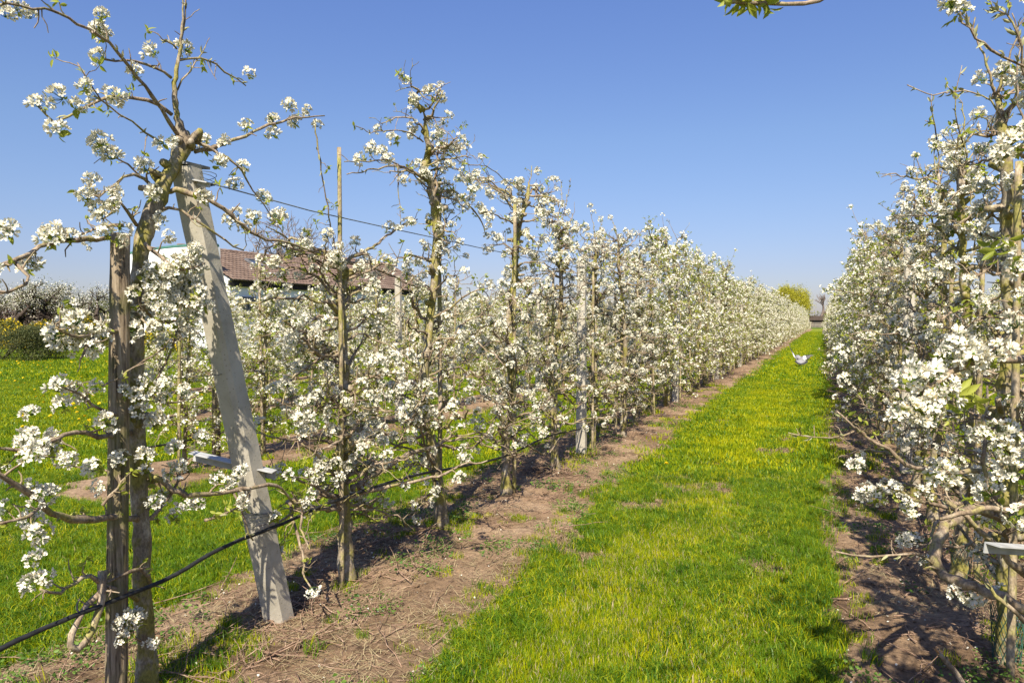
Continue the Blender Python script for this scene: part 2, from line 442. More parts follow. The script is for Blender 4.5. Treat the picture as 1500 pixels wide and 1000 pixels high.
def grow_twigs(g, path, rad, rng, sk, n_spur, spur_len=(0.03, 0.12), bloom=0.8, sides=4, start=0.12, depth=1, budp=0.0):
    """side spurs on a branch path: kinked short twigs ending in blossom, leaf tufts or buds"""
    L = len(path)
    for i in range(n_spur):
        t = rng.uniform(start, 1.0) * (L - 1)
        k = min(int(t), L - 2); fr = t - k
        p = path[k] * (1 - fr) + path[k + 1] * fr
        tang = path[k + 1] - path[k]; tang /= np.linalg.norm(tang) + 1e-9
        side = np.cross(tang, rng.normal(0, 1, 3)); side /= np.linalg.norm(side) + 1e-9
        d = side + tang * rng.uniform(0.0, 0.8) + np.array([0, 0, 0.45]); d /= np.linalg.norm(d)
        l = rng.uniform(*spur_len)
        q = [p]
        for j in range(3):
            d = d + rng.normal(0, 0.35, 3); d /= np.linalg.norm(d)
            q.append(q[-1] + d * l / 3)
        q = np.array(q)
        r0 = max(0.0022, min(rad[k] * 0.55, 0.006))
        tube(g, q, np.linspace(r0, 0.0018, 4), sides, 0, cap=False)
        if depth > 1 and l > 0.1 and rng.random() < 0.6:
            grow_twigs(g, q, np.linspace(r0, 0.002, 4), rng, sk, 2, (0.02, 0.07), bloom, 3, 0.3, 1, budp)
        u = rng.random()
        if u < bloom: sk.anchors.append((q[-1], d, len(sk.branches)))
        if u < bloom * 0.9 or rng.random() < 0.42: sk.leafs.append((q[-1], d, len(sk.branches)))
        elif rng.random() < budp: leaf(sk.buds, q[-1], d, rng.uniform(0.018, 0.035), 0.006, rng, 1.0)

def add_branch(sk, P, r0, r1, rng, spurs=6, kink=0.008, bloom=0.8, sides=6, n=None, spur_len=(0.03, 0.14), tip=True, buds=0, mat=0, start=0.12):
    P = np.asarray(P, float)
    seg = np.linalg.norm(np.diff(P, axis=0), axis=1).sum()
    n = n or max(5, int(seg / 0.045))
    path = resample(P, n, kink, rng)
    rad = np.linspace(r0, r1, n) * (1 + np.abs(rng.normal(0, 0.12, n)))
    g = Geo(); tube(g, path, rad, sides, mat, 0.08, rng)
    grow_twigs(g, path, rad, rng, sk, spurs, spur_len, bloom, 4, start, 2)
    if buds:
        for i in range(buds):
            k = rng.integers(1, n - 1); t = path[k + 1] - path[k]; t /= np.linalg.norm(t) + 1e-9
            s = np.cross(t, rng.normal(0, 1, 3)); s /= np.linalg.norm(s) + 1e-9
            leaf(sk.buds, path[k], t * 0.9 + s * 0.6, rng.uniform(0.026, 0.045), 0.011, rng, 0.9)
    if tip:
        d = path[-1] - path[-2]
        if rng.random() < bloom: sk.anchors.append((path[-1], d / (np.linalg.norm(d) + 1e-9) + np.array([0, 0, .4]), len(sk.branches)))
    sk.branches.append(g)
    return path, rad

def rand_branch_path(p, az, L, rng, rise, droop=0.3, seg=5):
    d = np.array([math.cos(az), math.sin(az), rise]); d /= np.linalg.norm(d)
    P = [p]
    for i in range(seg):
        d = d + rng.normal(0, 0.30, 3) * np.array([1, 1, 0.8]) + np.array([0, 0, -droop * (i / seg) * 0.6])
        d /= np.linalg.norm(d)
        P.append(P[-1] + d * L / seg)
    return np.array(P)

def make_skeleton(seed, H=2.35, nb=34, full=True, bloom=0.48, trunk_pts=None, zmin=0.45, skip=None, spread=1.0, r_base=0.033, shoots=3, spurs=7, top_z=None, thin=None, hexp=1.0, lows=4):
    rng = np.random.default_rng(seed)
    sk = Skeleton()
    if trunk_pts is None:
        pts = [np.array([0, 0, -0.03])]
        x = y = 0
        for i in range(1, 8):
            x += rng.normal(0, 0.022); y += rng.normal(0, 0.03)
            pts.append(np.array([x * 0.9, y, H * i / 7]))
        trunk_pts = pts
    n = 46 if full else 16
    tp = resample(trunk_pts, n, 0.004, rng)
    u = np.linspace(0, 1, n)
    tr = r_base * (1 - 0.50 * u) + 0.016 * np.exp(-u * 16)
    if thin: tr = np.where(u > thin, 0.003 + (r_base * 0.5 - 0.003) * np.clip(1 - (u - thin) / 0.08, 0.12, 1) , tr)
    knob = np.interp(u, np.sort(rng.uniform(0, 1, 18)), rng.uniform(-0.12, 0.32, 18))
    tr = tr * (1 + knob)
    tr[-3:] *= [0.8, 0.6, 0.35]
    tube(sk.trunk, tp, tr, 10 if full else 6, 0, 0.07 if full else 0.0, rng)
    # pruning stubs and lichen-covered knobs
    if full:
        for i in range(26):
            k = rng.integers(6, n - 2); a = rng.uniform(0, 2 * PI); d = np.array([math.cos(a), math.sin(a), rng.uniform(-0.2, 0.7)])
            l = rng.uniform(0.03, 0.075); r = rng.uniform(0.011, 0.022)
            tube(sk.trunk, [tp[k], tp[k] + d * (tr[k] + l * 0.5), tp[k] + d * (tr[k] + l)], [r * 1.4, r, r * 0.85], 6, 0, 0.15, rng)
    Hh = tp[-1][2]
    for i in range(nb):
        h = zmin + (Hh - zmin) * ((i + rng.uniform(0, 1)) / nb) ** hexp
        k = int(np.argmin(np.abs(tp[:, 2] - h)))
        az = (PI / 2 if rng.random() < 0.5 else -PI / 2) + rng.normal(0, 0.75)
        f = 1 - 0.50 * (h / Hh)
        L = rng.uniform(0.34, 0.92) * f * spread * (1.35 if abs(math.sin(az)) > 0.8 else 0.8)
        rise = rng.uniform(0.0, 0.6)
        P = rand_branch_path(tp[k], az, L, rng, rise, 0.55 if rng.random() < 0.5 else 0.1)
        P[:, 2] = np.maximum(P[:, 2], 0.22)
        if skip and skip(P): continue
        bl = bloom * (1.0 if h > 0.75 else 0.55)
        add_branch(sk, P, rng.uniform(0.007, 0.013), 0.003, rng, spurs if L > 0.35 else spurs - 2, 0.009, bl, 6 if full else 4, spur_len=(0.03, 0.19))
    for i in range(lows):
        h = rng.uniform(.42, .95); k = int(np.argmin(np.abs(tp[:, 2] - h)))
        az = (PI / 2 if i % 2 else -PI / 2) + rng.normal(0, .28)
        P = rand_branch_path(tp[k], az, rng.uniform(.65, 1.05), rng, rng.uniform(.0, .45), .25, 6); P[:, 2] = np.maximum(P[:, 2], .25)
        if skip and skip(P): continue
        add_branch(sk, P, rng.uniform(.010, .016), .004, rng, spurs + 2, 0.008, bloom * .8, 6 if full else 4, spur_len=(.03, .16))
    for i in range(shoots):
        k = n - 1 - rng.integers(0, 6)
        a = rng.uniform(0, 2 * PI); L = rng.uniform(0.25, 0.62)
        P = [tp[k]]; d = np.array([math.cos(a) * 0.35, math.sin(a) * 0.35, 1.0])
        for j in range(5):
            d = d + rng.normal(0, 0.14, 3); d /= np.linalg.norm(d); P.append(P[-1] + d * L / 5)
        add_branch(sk, P, 0.006, 0.0022, rng, 3, 0.004, 0.45, 5 if full else 3, spur_len=(0.02, 0.06), buds=10 if full else 0)
    return sk

def basis_euler(d, rng):
    d = Vector(d); q = d.to_track_quat('Z', 'Y'); return (q.to_matrix() @ Matrix.Rotation(rng.uniform(0, 6.28), 3, 'Z')).to_euler()

def near_tree(sk, base, label, group="blossoming pear trees", seed=0, nmax=290, name="pear_tree", lf=1.0, keep=None):
    """tree whose blossom clusters and leaf tufts are parts of their own"""
    rng = np.random.default_rng(seed + 777)
    root = thing(name, label, "tree", tuple(base), 0, group)
    link("trunk", sk.trunk.mesh("trunk", M['bark']), root)
    BR = [link("branch", g.mesh("branch", M['twig']), root) for g in sk.branches]
    def par(a):
        if len(a) > 2: return BR[a[2]]
        return BR[int(np.argmin([np.min(np.sum((np.concatenate(g.v) - a[0]) ** 2, 1)) for g in sk.branches]))]
    A = [a for a in sk.anchors if keep is None or keep(a[0])]
    if len(A) > nmax:
        A = [A[i] for i in rng.permutation(len(A))[:nmax]]
    for a in A:
        p, d = a[:2]
        dd = np.asarray(d) * 0.5 + rng.normal(0, 0.45, 3) + np.array([0.05, -0.3, 0.5])
        link("blossom_cluster", CLUSTERS[rng.integers(len(CLUSTERS))], par(a), p, basis_euler(dd, rng), rng.uniform(0.8, 1.22))
    T = [sk.leafs[i] for i in rng.permutation(len(sk.leafs))[:min(int(len(sk.leafs) * lf), 290)]]
    for a in T:
        p, d = a[:2]
        link("leaf_tuft", TUFTS[rng.integers(len(TUFTS))], par(a), p, basis_euler(np.asarray(d) + rng.normal(0, 0.4, 3), rng), rng.uniform(0.7, 1.3))
    if sk.buds.n: 
        b = link("leaf_bud", sk.buds.mesh("leaf_buds", M['leafbud']), root); b["kind"] = "stuff"
    return root

def far_meshes(sk, rng, lod):
    lib = FARC if lod == 1 else FARC2
    tk = sk.trunk.mesh("trunk", M['bark'])
    bg_ = Geo()
    for g in sk.branches: bg_.add(np.concatenate(g.v), g.f)
    br = bg_.mesh("branches", M['twig'])
    pg = Geo()
    for p, d, _b in sk.anchors:
        V, Fc = lib[rng.integers(len(lib))]
        dd = np.asarray(d) * 0.5 + rng.normal(0, 0.4, 3) + np.array([0.1, -0.2, 0.6])
        Fm = frame_to(dd, rng) * rng.uniform(0.95, 1.4)
        pg.add(V @ Fm.T + p, Fc)
    bl = pg.mesh("blossoms", M['petal'])
    lg = Geo()
    for p, d, _b in sk.leafs:
        for j in range(4):
            dd = rng.normal(0, 1, 3) + np.array([0, 0, 0.4]); dd /= np.linalg.norm(dd)
            s = np.cross(dd, rng.normal(0, 1, 3)); s /= np.linalg.norm(s) + 1e-9
            l = rng.uniform(0.028, 0.052); w = l * 0.3
            q = p + rng.normal(0, 0.012, 3)
            lg.add([q, q + dd * l * .5 - s * w, q + dd * l, q + dd * l * .5 + s * w], [(0, 1, 2, 3)])
    lv = lg.mesh("leaves", M['leaf'])
    return tk, br, bl, lv

def place_far(ms, base, rz, s, label, group):
    root = thing("pear_tree", label, "tree", tuple(base), rz, group)
    root.scale = (s, s, s)
    for nm, me in zip(("trunk", "branches", "blossoms", "leaves"), ms):
        o = link(nm, me, root)
        if nm != "trunk": o["kind"] = "stuff"
    return root

# ------------------------------------------------------------------ scatter by geometry nodes
def scatter(name, pts, rot, scl, vid, sources, kind="stuff", label=None, cat=None):
    col = bpy.data.collections.new("src_" + name)
    for i, (nm, me) in enumerate(sources):
        o = bpy.data.objects.new("%s_%02d" % (nm, i), me); col.objects.link(o)
    me = bpy.data.meshes.new(name)
    pts = np.asarray(pts, float)
    me.vertices.add(len(pts)); me.vertices.foreach_set("co", pts.astype(np.float32).ravel())
    a = me.attributes.new("rot", 'FLOAT_VECTOR', 'POINT'); a.data.foreach_set("vector", np.asarray(rot, np.float32).ravel())
    a = me.attributes.new("scl", 'FLOAT_VECTOR', 'POINT'); a.data.foreach_set("vector", np.asarray(scl, np.float32).ravel())
    a = me.attributes.new("vid", 'INT', 'POINT'); a.data.foreach_set("value", np.asarray(vid, np.int32))
    me.update()
    o = link(name, me)
    ng = bpy.data.node_groups.new("scatter_" + name, 'GeometryNodeTree')
    ng.interface.new_socket("Geometry", in_out='INPUT', socket_type='NodeSocketGeometry')
    ng.interface.new_socket("Geometry", in_out='OUTPUT', socket_type='NodeSocketGeometry')
    nn = ng.nodes; ll = ng.links
    gi = nn.new("NodeGroupInput"); go = nn.new("NodeGroupOutput")
    ci = nn.new("GeometryNodeCollectionInfo"); ci.inputs["Collection"].default_value = col
    ci.inputs["Separate Children"].default_value = True; ci.inputs["Reset Children"].default_value = True
    ip = nn.new("GeometryNodeInstanceOnPoints"); ip.inputs["Pick Instance"].default_value = True
    def na(n_, t):
        x = nn.new("GeometryNodeInputNamedAttribute"); x.data_type = t; x.inputs["Name"].default_value = n_; return x.outputs[0]
    ll.new(gi.outputs[0], ip.inputs["Points"]); ll.new(ci.outputs[0], ip.inputs["Instance"])
    ll.new(na("vid", 'INT'), ip.inputs["Instance Index"]); ll.new(na("rot", 'FLOAT_VECTOR'), ip.inputs["Rotation"]); ll.new(na("scl", 'FLOAT_VECTOR'), ip.inputs["Scale"])
    ll.new(ip.outputs[0], go.inputs[0])
    md = o.modifiers.new("scatter", 'NODES'); md.node_group = ng
    tag(o, label, cat, None, kind)
    return o

# ------------------------------------------------------------------ the ground
def row_x(k): return ROW_L - PITCH_X * (k - 1)      # left rows k = 1, 2, 3 ...
ROW_START = {1: 2.05, 2: 6.0, 3: 8.6, 4: 12.2, 5: 16.0, 6: 20.0}
SOIL_START = {1: -3.0, 2: 4.2, 3: 8.0, 4: 11.5, 5: 15.4, 6: 19.5}
STRIPS = [(row_x(k) - 0.04, 0.74, SOIL_START[k], 158.0) for k in range(1, 7)] + [(ROW_R - 0.02, 0.74, -3.0, 158.0), (ROW_R + PITCH_X, 0.74, -3.0, 158.0)]
def in_soil(x, y, extra=0.0):
    """signed: > 0 inside a soil strip (metres from the ragged edge)"""
    best = np.full(np.shape(x), -9.0)
    for cx, hw, y0, y1 in STRIPS:
        e = hw + 0.36 * fbm(y * 0.9, np.zeros_like(y) + cx + np.sign(x - cx) * 7, 5, 3) + 0.30 * fbm(x * 4, y * 3.2, 9, 4)
        if abs(cx - ROW_L) < 0.1: e = e + np.where(x > cx, 0.08 + 0.50 * np.exp(-np.maximum(y - 1.8, 0) / 2.2), 0)
        d = np.minimum(e - np.abs(x - cx), (y - y0) + 0.5 * fbm(x * 2, y * 2, 3, 2))
        best = np.maximum(best, d)
    return best
def gz(x, y):
    x = np.asarray(x, float); y = np.asarray(y, float)
    s = np.clip(in_soil(x, y) / 0.25, 0, 1)
    b = 0.03 * fbm(x * 0.7, y * 0.5, 21, 2)
    return b + s * (0.012 + 0.05 * fbm(x * 3.2, y * 3.2, 31, 3) + 0.035 * fbm(x * 15, y * 15, 41, 3))
def grid(xs, ys, zf, hole=None):
    X, Y = np.meshgrid(xs, ys); Z = zf(X, Y)
    V = np.stack([X, Y, Z], -1).reshape(-1, 3)
    nx = len(xs); Fc = []
    for j in range(len(ys) - 1):
        for i in range(nx - 1):
            if hole and hole(xs[i], xs[i + 1], ys[j], ys[j + 1]): continue
            a = j * nx + i; Fc.append((a, a + 1, a + 1 + nx, a + nx))
    g = Geo(); g.add(V, Fc); return g
g = grid([-2500, -600, -200, -80, -42, 12, 60, 200, 600, 2500], [-2500, -200, -20, 20, 60, 100, 140, 175, 300, 800, 2500], lambda x, y: -0.12 + 0 * x)
struct("ground", g, M['field'])

# garden lawn and lanes: one turf sheet following the small undulations
ys = np.concatenate([np.arange(-4, 14, 0.15), np.arange(14, 40, 0.5), np.arange(40, 165, 2.5)])
xs = np.concatenate([np.arange(-60, -22, 2.0), np.arange(-22, 7, 0.25), np.arange(7, 16, 1.5)])
g = grid(xs, ys, lambda x, y: 0.03 * fbm(x * 0.7, y * 0.5, 21, 2) - 0.02)
struct("grass_lane", g, M['turf'])
def soil_sheet(name, cx, hw, y0, y1, fine):
    g = Geo()
    if fine: ys = np.concatenate([np.arange(max(y0, -3), 9, 0.03), np.arange(9, 20, 0.08), np.arange(20, y1, 0.6)]); nx = 72
    else: ys = np.concatenate([np.arange(y0, 20, 0.12), np.arange(20, y1, 0.8)]); nx = 16
    us = np.linspace(-1, 1, nx)
    Y = np.repeat(ys[:, None], nx, 1); X = cx + us[None, :] * (hw + (0.85 if fine else 0.36)) + 0 * Y
    s = in_soil(X, Y)
    Z = gz(X, Y) - np.where(s < 0.02, 0.035, 0.0) + 0.004
    V = np.stack([X, Y, Z], -1).reshape(-1, 3)
    Fc = [(j * nx + i, j * nx + i + 1, (j + 1) * nx + i + 1, (j + 1) * nx + i) for j in range(len(ys) - 1) for i in range(nx - 1)]
    g.add(V, Fc); return struct(name, g, M['soil'])
for k, (cx, hw, y0, y1) in enumerate(STRIPS):
    soil_sheet("soil_strip", cx, hw, y0, y1, k in (0, 6))

# ------------------------------------------------------------------ grass
def blade_tuft(rng, n, rad, h, mats=(0,), width=0.0018, lean=0.5):
    g = Geo()
    for i in range(n):
        a = rng.uniform(0, 2 * PI); r = rad * math.sqrt(rng.random())
        p = np.array([math.cos(a) * r, math.sin(a) * r, -0.005])
        b = rng.uniform(0, 2 * PI); s = np.array([math.cos(b), math.sin(b), 0])
        l = h * rng.uniform(0.45, 1.15)
        c = rng.uniform(0, 2 * PI); ln = lean * rng.uniform(0.1, 1.0)
        q = np.array([math.cos(c), math.sin(c), 0]) * ln * l
        w = width * rng.uniform(0.7, 1.3)
        m1 = p + q * 0.28 + np.array([0, 0, l * 0.55]); t = p + q + np.array([0, 0, l * (1 - ln * 0.45)])
        g.add([p - s * w, p + s * w, m1 + s * w * .8, m1 - s * w * .8, t], [(0, 1, 2, 3), (3, 2, 4)], int(rng.choice(mats)))
    return g
rg = np.random.default_rng(5)
GM = [M['grass'], M['grass_dark'], M['straw']]
src_near = [("tuft_a", blade_tuft(rg, 46, 0.055, 0.052, (0, 0, 0, 0, 0, 0, 0, 1, 1, 1, 2)).mesh("tuft", GM)) for _ in range(6)]
src_near += [("tuft_b", blade_tuft(rg, 46, 0.05, 0.085, (1, 1, 1, 0), lean=0.9).mesh("tuft", GM)) for _ in range(4)]
src_mid = [("tuft_m", blade_tuft(rg, 40, 0.13, 0.065, (0, 0, 0, 0, 1), 0.0045).mesh("tuft", GM)) for _ in range(6)]
src_mid += [("tuft_n", blade_tuft(rg, 44, 0.13, 0.085, (1, 1, 0, 0), 0.0045, 0.8).mesh("tuft", GM)) for _ in range(4)]
src_far = [("tuft_f", blade_tuft(rg, 40, 0.32, 0.075, (0, 0, 0, 0, 1), 0.010).mesh("tuft", GM)) for _ in range(6)]

src_far += [("tuft_g", blade_tuft(rg, 40, 0.32, 0.08, (1, 1, 1, 0), 0.010).mesh("tuft", GM)) for _ in range(4)]
def cam_cull(x, y, margin=260, dmin=1.2):
    rx, ry = x, y
    d = _f[0] * rx + _f[1] * ry; xr = _r[0] * rx + _r[1] * ry
    px = 750 + F_PX * xr / np.maximum(d, 0.01)
    return (d > dmin) & (px > -margin) & (px < 1500 + margin)
def grass_layer(name, src, n, ymin, ymax, dlo, dhi, xlo, xhi, seed, smul=1.0, soil_p=0.0, lab=""):
    r = np.random.default_rng(seed)
    x = r.uniform(xlo, xhi, n); y = r.uniform(ymin, ymax, n)
    d = _f[0] * x + _f[1] * y
    k = cam_cull(x, y) & (d >= dlo) & (d < dhi)
    x, y = x[k], y[k]
    s = in_soil(x, y)
    bare = fbm(x * 2.3, y * 2.3, 77, 3)
    p = np.where(s > 0.04, soil_p * np.where(bare > 0.13, 9.0, np.where(s < 0.22, 2.0, 0.2)), 1.0)
    p = np.where((s <= 0.04) & (bare < -0.185), 0.15, p)
    # thin the lawn where the left row's weedy edge begins
    k = r.random(len(x)) < p
    x, y, s, bare = x[k], y[k], s[k], bare[k]
    z = gz(x, y) - 0.003
    m = len(x)
    edge = (s > -0.32) & (s <= 0.04)
    band = 0.45 * np.exp(-((x + 1.62) / 0.17) ** 2) + 0.40 * np.exp(-((x + 0.52) / 0.15) ** 2) + 0.55 * np.exp(-((x + 0.02) / 0.12) ** 2)
    tall = (r.random(m) < band * (0.4 + 2.2 * np.clip(fbm(x * 2, y * .8, 58, 2) + .2, 0, 1))) | (r.random(m) < np.where(edge, 0.6, np.where(fbm(x * 1.5, y * 1.1, 55, 3) > 0.09, 0.5, 0.03)))
    tall |= r.random(m) < np.where(x < -3.3, 0.62, 0.0)
    nv = len(src)
    a = 6 if nv > 6 else nv
    vid = np.where(tall & (nv > 6), 6 + r.integers(0, max(nv - 6, 1), m), r.integers(0, a, m))
    sc = r.uniform(0.7, 1.25, m) * smul
    track = 1 - 0.35 * np.exp(-((x + 1.62) / 0.2) ** 2) - 0.35 * np.exp(-((x + 0.45) / 0.2) ** 2)
    zz = sc * track * (1 + 0.5 * fbm(x * 1.2, y * 1.2, 61, 2))
    rot = np.stack([r.normal(0, 0.12, m), r.normal(0, 0.12, m), r.uniform(0, 6.28, m)], 1)
    print(name, m)
    return scatter(name, np.stack([x, y, z], 1), rot, np.stack([sc, sc, zz * np.where(x < -3.3, .8, 1)], 1), vid, src, "stuff", lab, "grass")
grass_layer("grass", src_near, 90000, 0.5, 9, 1.5, 7.5, -9, 4, 1, 1.0, 0.05, "short lush grass of the lane nearest the camera")
grass_layer("grass", src_mid, 110000, 4, 24, 7.3, 19, -24, 6.5, 2, 1.0, 0.02, "short green grass of the lanes in the middle distance")
grass_layer("grass", src_far, 130000, 12, 112, 18.5, 102, -44, 6.5, 3, 1.0, 0.0, "far grass of the lane and the garden lawn")

rw = np.random.default_rng(61); n_ = 60000
x = rw.uniform(-2.2, 0.3, n_); y = rw.uniform(1.8, 14, n_)
k = (in_soil(x, y) < 0.08) & (fbm(x * 2.3, y * 2.3, 77, 3) < -0.19) & (rw.random(n_) < .8); x, y = x[k], y[k]; m = len(x)
M['thatch'] = mat_thin("dead_thatch", (0.15, 0.10, 0.055), (0.34, 0.25, 0.15), 0.1)
scatter("worn_turf", np.stack([x, y, gz(x, y) - .004], 1), np.stack([rw.normal(0, .15, m), rw.normal(0, .15, m), rw.uniform(0, 6.28, m)], 1), np.ones((m, 3)) * rw.uniform(.6, 1, (m, 1)) * np.array([1.2, 1.2, .75]), rw.integers(0, 3, m),
        [("thatch", blade_tuft(rg, 26, 0.03, 0.04, (0,), 0.002, 1.0).mesh("thatch", M['thatch'])) for _ in range(3)], "stuff", "small worn brown patches of dead grass in the near lane", "dead grass")
# ------------------------------------------------------------------ ground litter, weeds, clods
def clod(rng, s):
    g = Geo()
    ph = [(0, 0, 1), (0, 0, -1)] + [(math.cos(a), math.sin(a), 0.45) for a in np.arange(5) * 1.2566] + [(math.cos(a + .63), math.sin(a + .63), -0.45) for a in np.arange(5) * 1.2566]
    V = np.array(ph) * s * rng.uniform(0.6, 1.1, (12, 1)) * np.array([1, 1, 0.65])
    Fc = []
    for k in range(5):
        k2 = (k + 1) % 5
        Fc += [(0, 2 + k, 2 + k2), (2 + k, 7 + k, 2 + k2), (7 + k, 7 + k2, 2 + k2), (1, 7 + k2, 7 + k)]
    g.add(V, Fc); return g
def stick(rng, L, r):
    g = Geo(); P = [np.zeros(3)]; d = np.array([1.0, 0, 0])
    for i in range(5):
        d = d + rng.normal(0, 0.22, 3) * np.array([1, 1, 0.35]); d /= np.linalg.norm(d); P.append(P[-1] + d * L / 5)
    P = np.array(P) - np.array([L / 2, 0, 0]); tube(g, P, np.linspace(r, r * 0.4, 6), 4)
    for j in range(2):
        k = rng.integers(1, 5); e = rng.normal(0, 1, 3) * np.array([1, 1, 0.4]); tube(g, [P[k], P[k] + e * L * 0.1], [r * .6, r * .3], 3)
    return g
def weed_geo(rng, n, R):
    g = Geo()
    for i in range(n):
        a = rng.uniform(0, 6.28); p = np.array([math.cos(a), math.sin(a), 0]) * R * math.sqrt(rng.random()) + np.array([0, 0, rng.uniform(0.004, 0.04)])
        b = rng.uniform(0, 6.28)
        l = rng.uniform(0.009, 0.02); leaf(g, p, np.array([math.cos(b), math.sin(b), rng.uniform(-0.1, 0.5)]), l, l * 0.65, rng, 0.2)
    return g
rl = np.random.default_rng(99)
def soil_points(n, seed, y0, y1, xr=(-3.5, -1.35), also=(0.0, 1.6), extra=None):
    r = np.random.default_rng(seed)
    half = n // 2
    x = np.concatenate([r.uniform(xr[0], xr[1], n - half), r.uniform(also[0], also[1], half)])
    y = y0 + (y1 - y0) * r.random(n) ** 1.6
    k = (in_soil(x, y) > 0.03)
    if extra is not None: k &= extra(x, y, r)
    return x[k], y[k], r
x, y, r = soil_points(26000, 7, 1.2, 18)
m = len(x)
scatter("soil_clods", np.stack([x, y, gz(x, y) + 0.002], 1), r.uniform(0, 6.28, (m, 3)) * np.array([.1, .1, 1]), np.repeat(r.lognormal(-0.5, 0.5, m)[:, None], 3, 1), r.integers(0, 5, m),
        [("clod", clod(rl, 0.012).mesh("clod", M['soil'], False)) for _ in range(5)], "stuff", "small crumbs and clods of brown soil under the rows", "soil")
x, y, r = soil_points(7500, 8, 1.2, 26, extra=lambda x, y, r: r.random(len(x)) < np.where((np.abs(x - ROW_L) < 0.45) | (np.abs(x - ROW_R) < 0.45), 1.0, 0.35))
m = len(x)
scatter("twig_litter", np.stack([x, y, gz(x, y) + 0.008], 1), np.stack([r.normal(0, 0.08, m), r.normal(0, 0.1, m), r.normal(PI / 2, 0.9, m)], 1), np.repeat(r.uniform(0.4, 1.3, m)[:, None], 3, 1), r.integers(0, 8, m),
        [("stick", stick(rl, rl.uniform(0.12, 0.45), rl.uniform(0.0018, 0.0045)).mesh("stick", M['debris'])) for _ in range(8)], "stuff", "dry prunings and twigs littering the soil under the trees", "twigs")
x, y, r = soil_points(3600, 9, 1.2, 14, extra=lambda x, y, r: fbm(x * 2.2, y * 2.2, 88, 3) > 0.08)
m = len(x)
scatter("weeds", np.stack([x, y, gz(x, y) + 0.002], 1), np.stack([r.normal(0, 0.1, m), r.normal(0, 0.1, m), r.uniform(0, 6.28, m)], 1), np.repeat(r.uniform(0.6, 1.5, m)[:, None], 3, 1), r.integers(0, 6, m),
        [("weed", weed_geo(rl, 26, 0.06).mesh("weed", M['weed'])) for _ in range(6)], "stuff", "low chickweed and speedwell creeping over the bare soil", "weeds")
x, y, r = soil_points(1100, 10, 1.2, 14)
m = len(x)
pg = Geo(); pg.add(petal_verts(0.013, 0.014, 0.004), PET_F)
scatter("fallen_petals", np.stack([x, y, gz(x, y) + 0.012], 1), r.normal(0, 0.4, (m, 3)) + np.array([0, 0, 1]) * r.uniform(0, 6.28, (m, 1)), np.ones((m, 3)), np.zeros(m), [("petal", pg.mesh("petal", M['petal']))], "stuff", "white petals fallen on the soil", "petals")

x, y, r = soil_points(5200, 12, 1.2, 14, extra=lambda x, y, r: fbm(x * 1.7, y * 1.7, 123, 3) > -0.02)
m = len(x)
def straw_geo(rng):
    g = Geo()
    for i in range(14):
        a = rng.uniform(0, 6.28); c = rng.normal(0, .05, 3) * np.array([1, 1, .08]); d = np.array([math.cos(a), math.sin(a), rng.normal(0, .12)]); l = rng.uniform(.03, .10)
        w = np.array([-d[1], d[0], 0]) * .0016; e = c + d * l + rng.normal(0, .008, 3)
        g.add([c - w, c + w, e + w * .4, e - w * .4], [(0, 1, 2, 3)])
    return g
scatter("dry_straw", np.stack([x, y, gz(x, y) + 0.008], 1), np.stack([r.normal(0, .06, m), r.normal(0, .06, m), r.uniform(0, 6.28, m)], 1), np.ones((m, 3)), r.integers(0, 4, m),
        [("straw", straw_geo(rl).mesh("straw", M['straw'])) for _ in range(4)], "stuff", "dry straw and dead grass stems lying on the bare soil", "straw")
# prunings heaped at the foot of the leaning post
gp_ = Geo(); rq = np.random.default_rng(14)
for i in range(90):
    c = at_z(430, 915) + rq.normal(0, 1, 3) * np.array([.28, .34, 0]); c[2] = float(gz(c[0], c[1])) + rq.uniform(.005, .035)
    a = rq.uniform(0, 6.28); l = rq.uniform(.08, .32); P = [c]; d = np.array([math.cos(a), math.sin(a), 0])
    for j in range(4): d = d + rq.normal(0, .25, 3) * np.array([1, 1, .2]); P.append(P[-1] + d * l / 4)
    tube(gp_, P, np.linspace(rq.uniform(.0018, .004), .0012, 5), 4)
tag(link("pruning_heap", gp_.mesh("pruning_heap", M['debris'])), "tangle of dry prunings around the foot of the leaning concrete post", "twigs", None, "stuff")

# ------------------------------------------------------------------ near row, traced trees
def row_pts(lst, X=ROW_L, base=None):
    """pixel polyline -> points in the plane of the row (third value: offset across the row)"""
    out = []
    for q in lst:
        off = q[2] if len(q) > 2 else 0.0
        out.append(at_x(q[0], q[1], X + off))
    P = np.array(out)
    return P - np.array(base) if base is not None else P

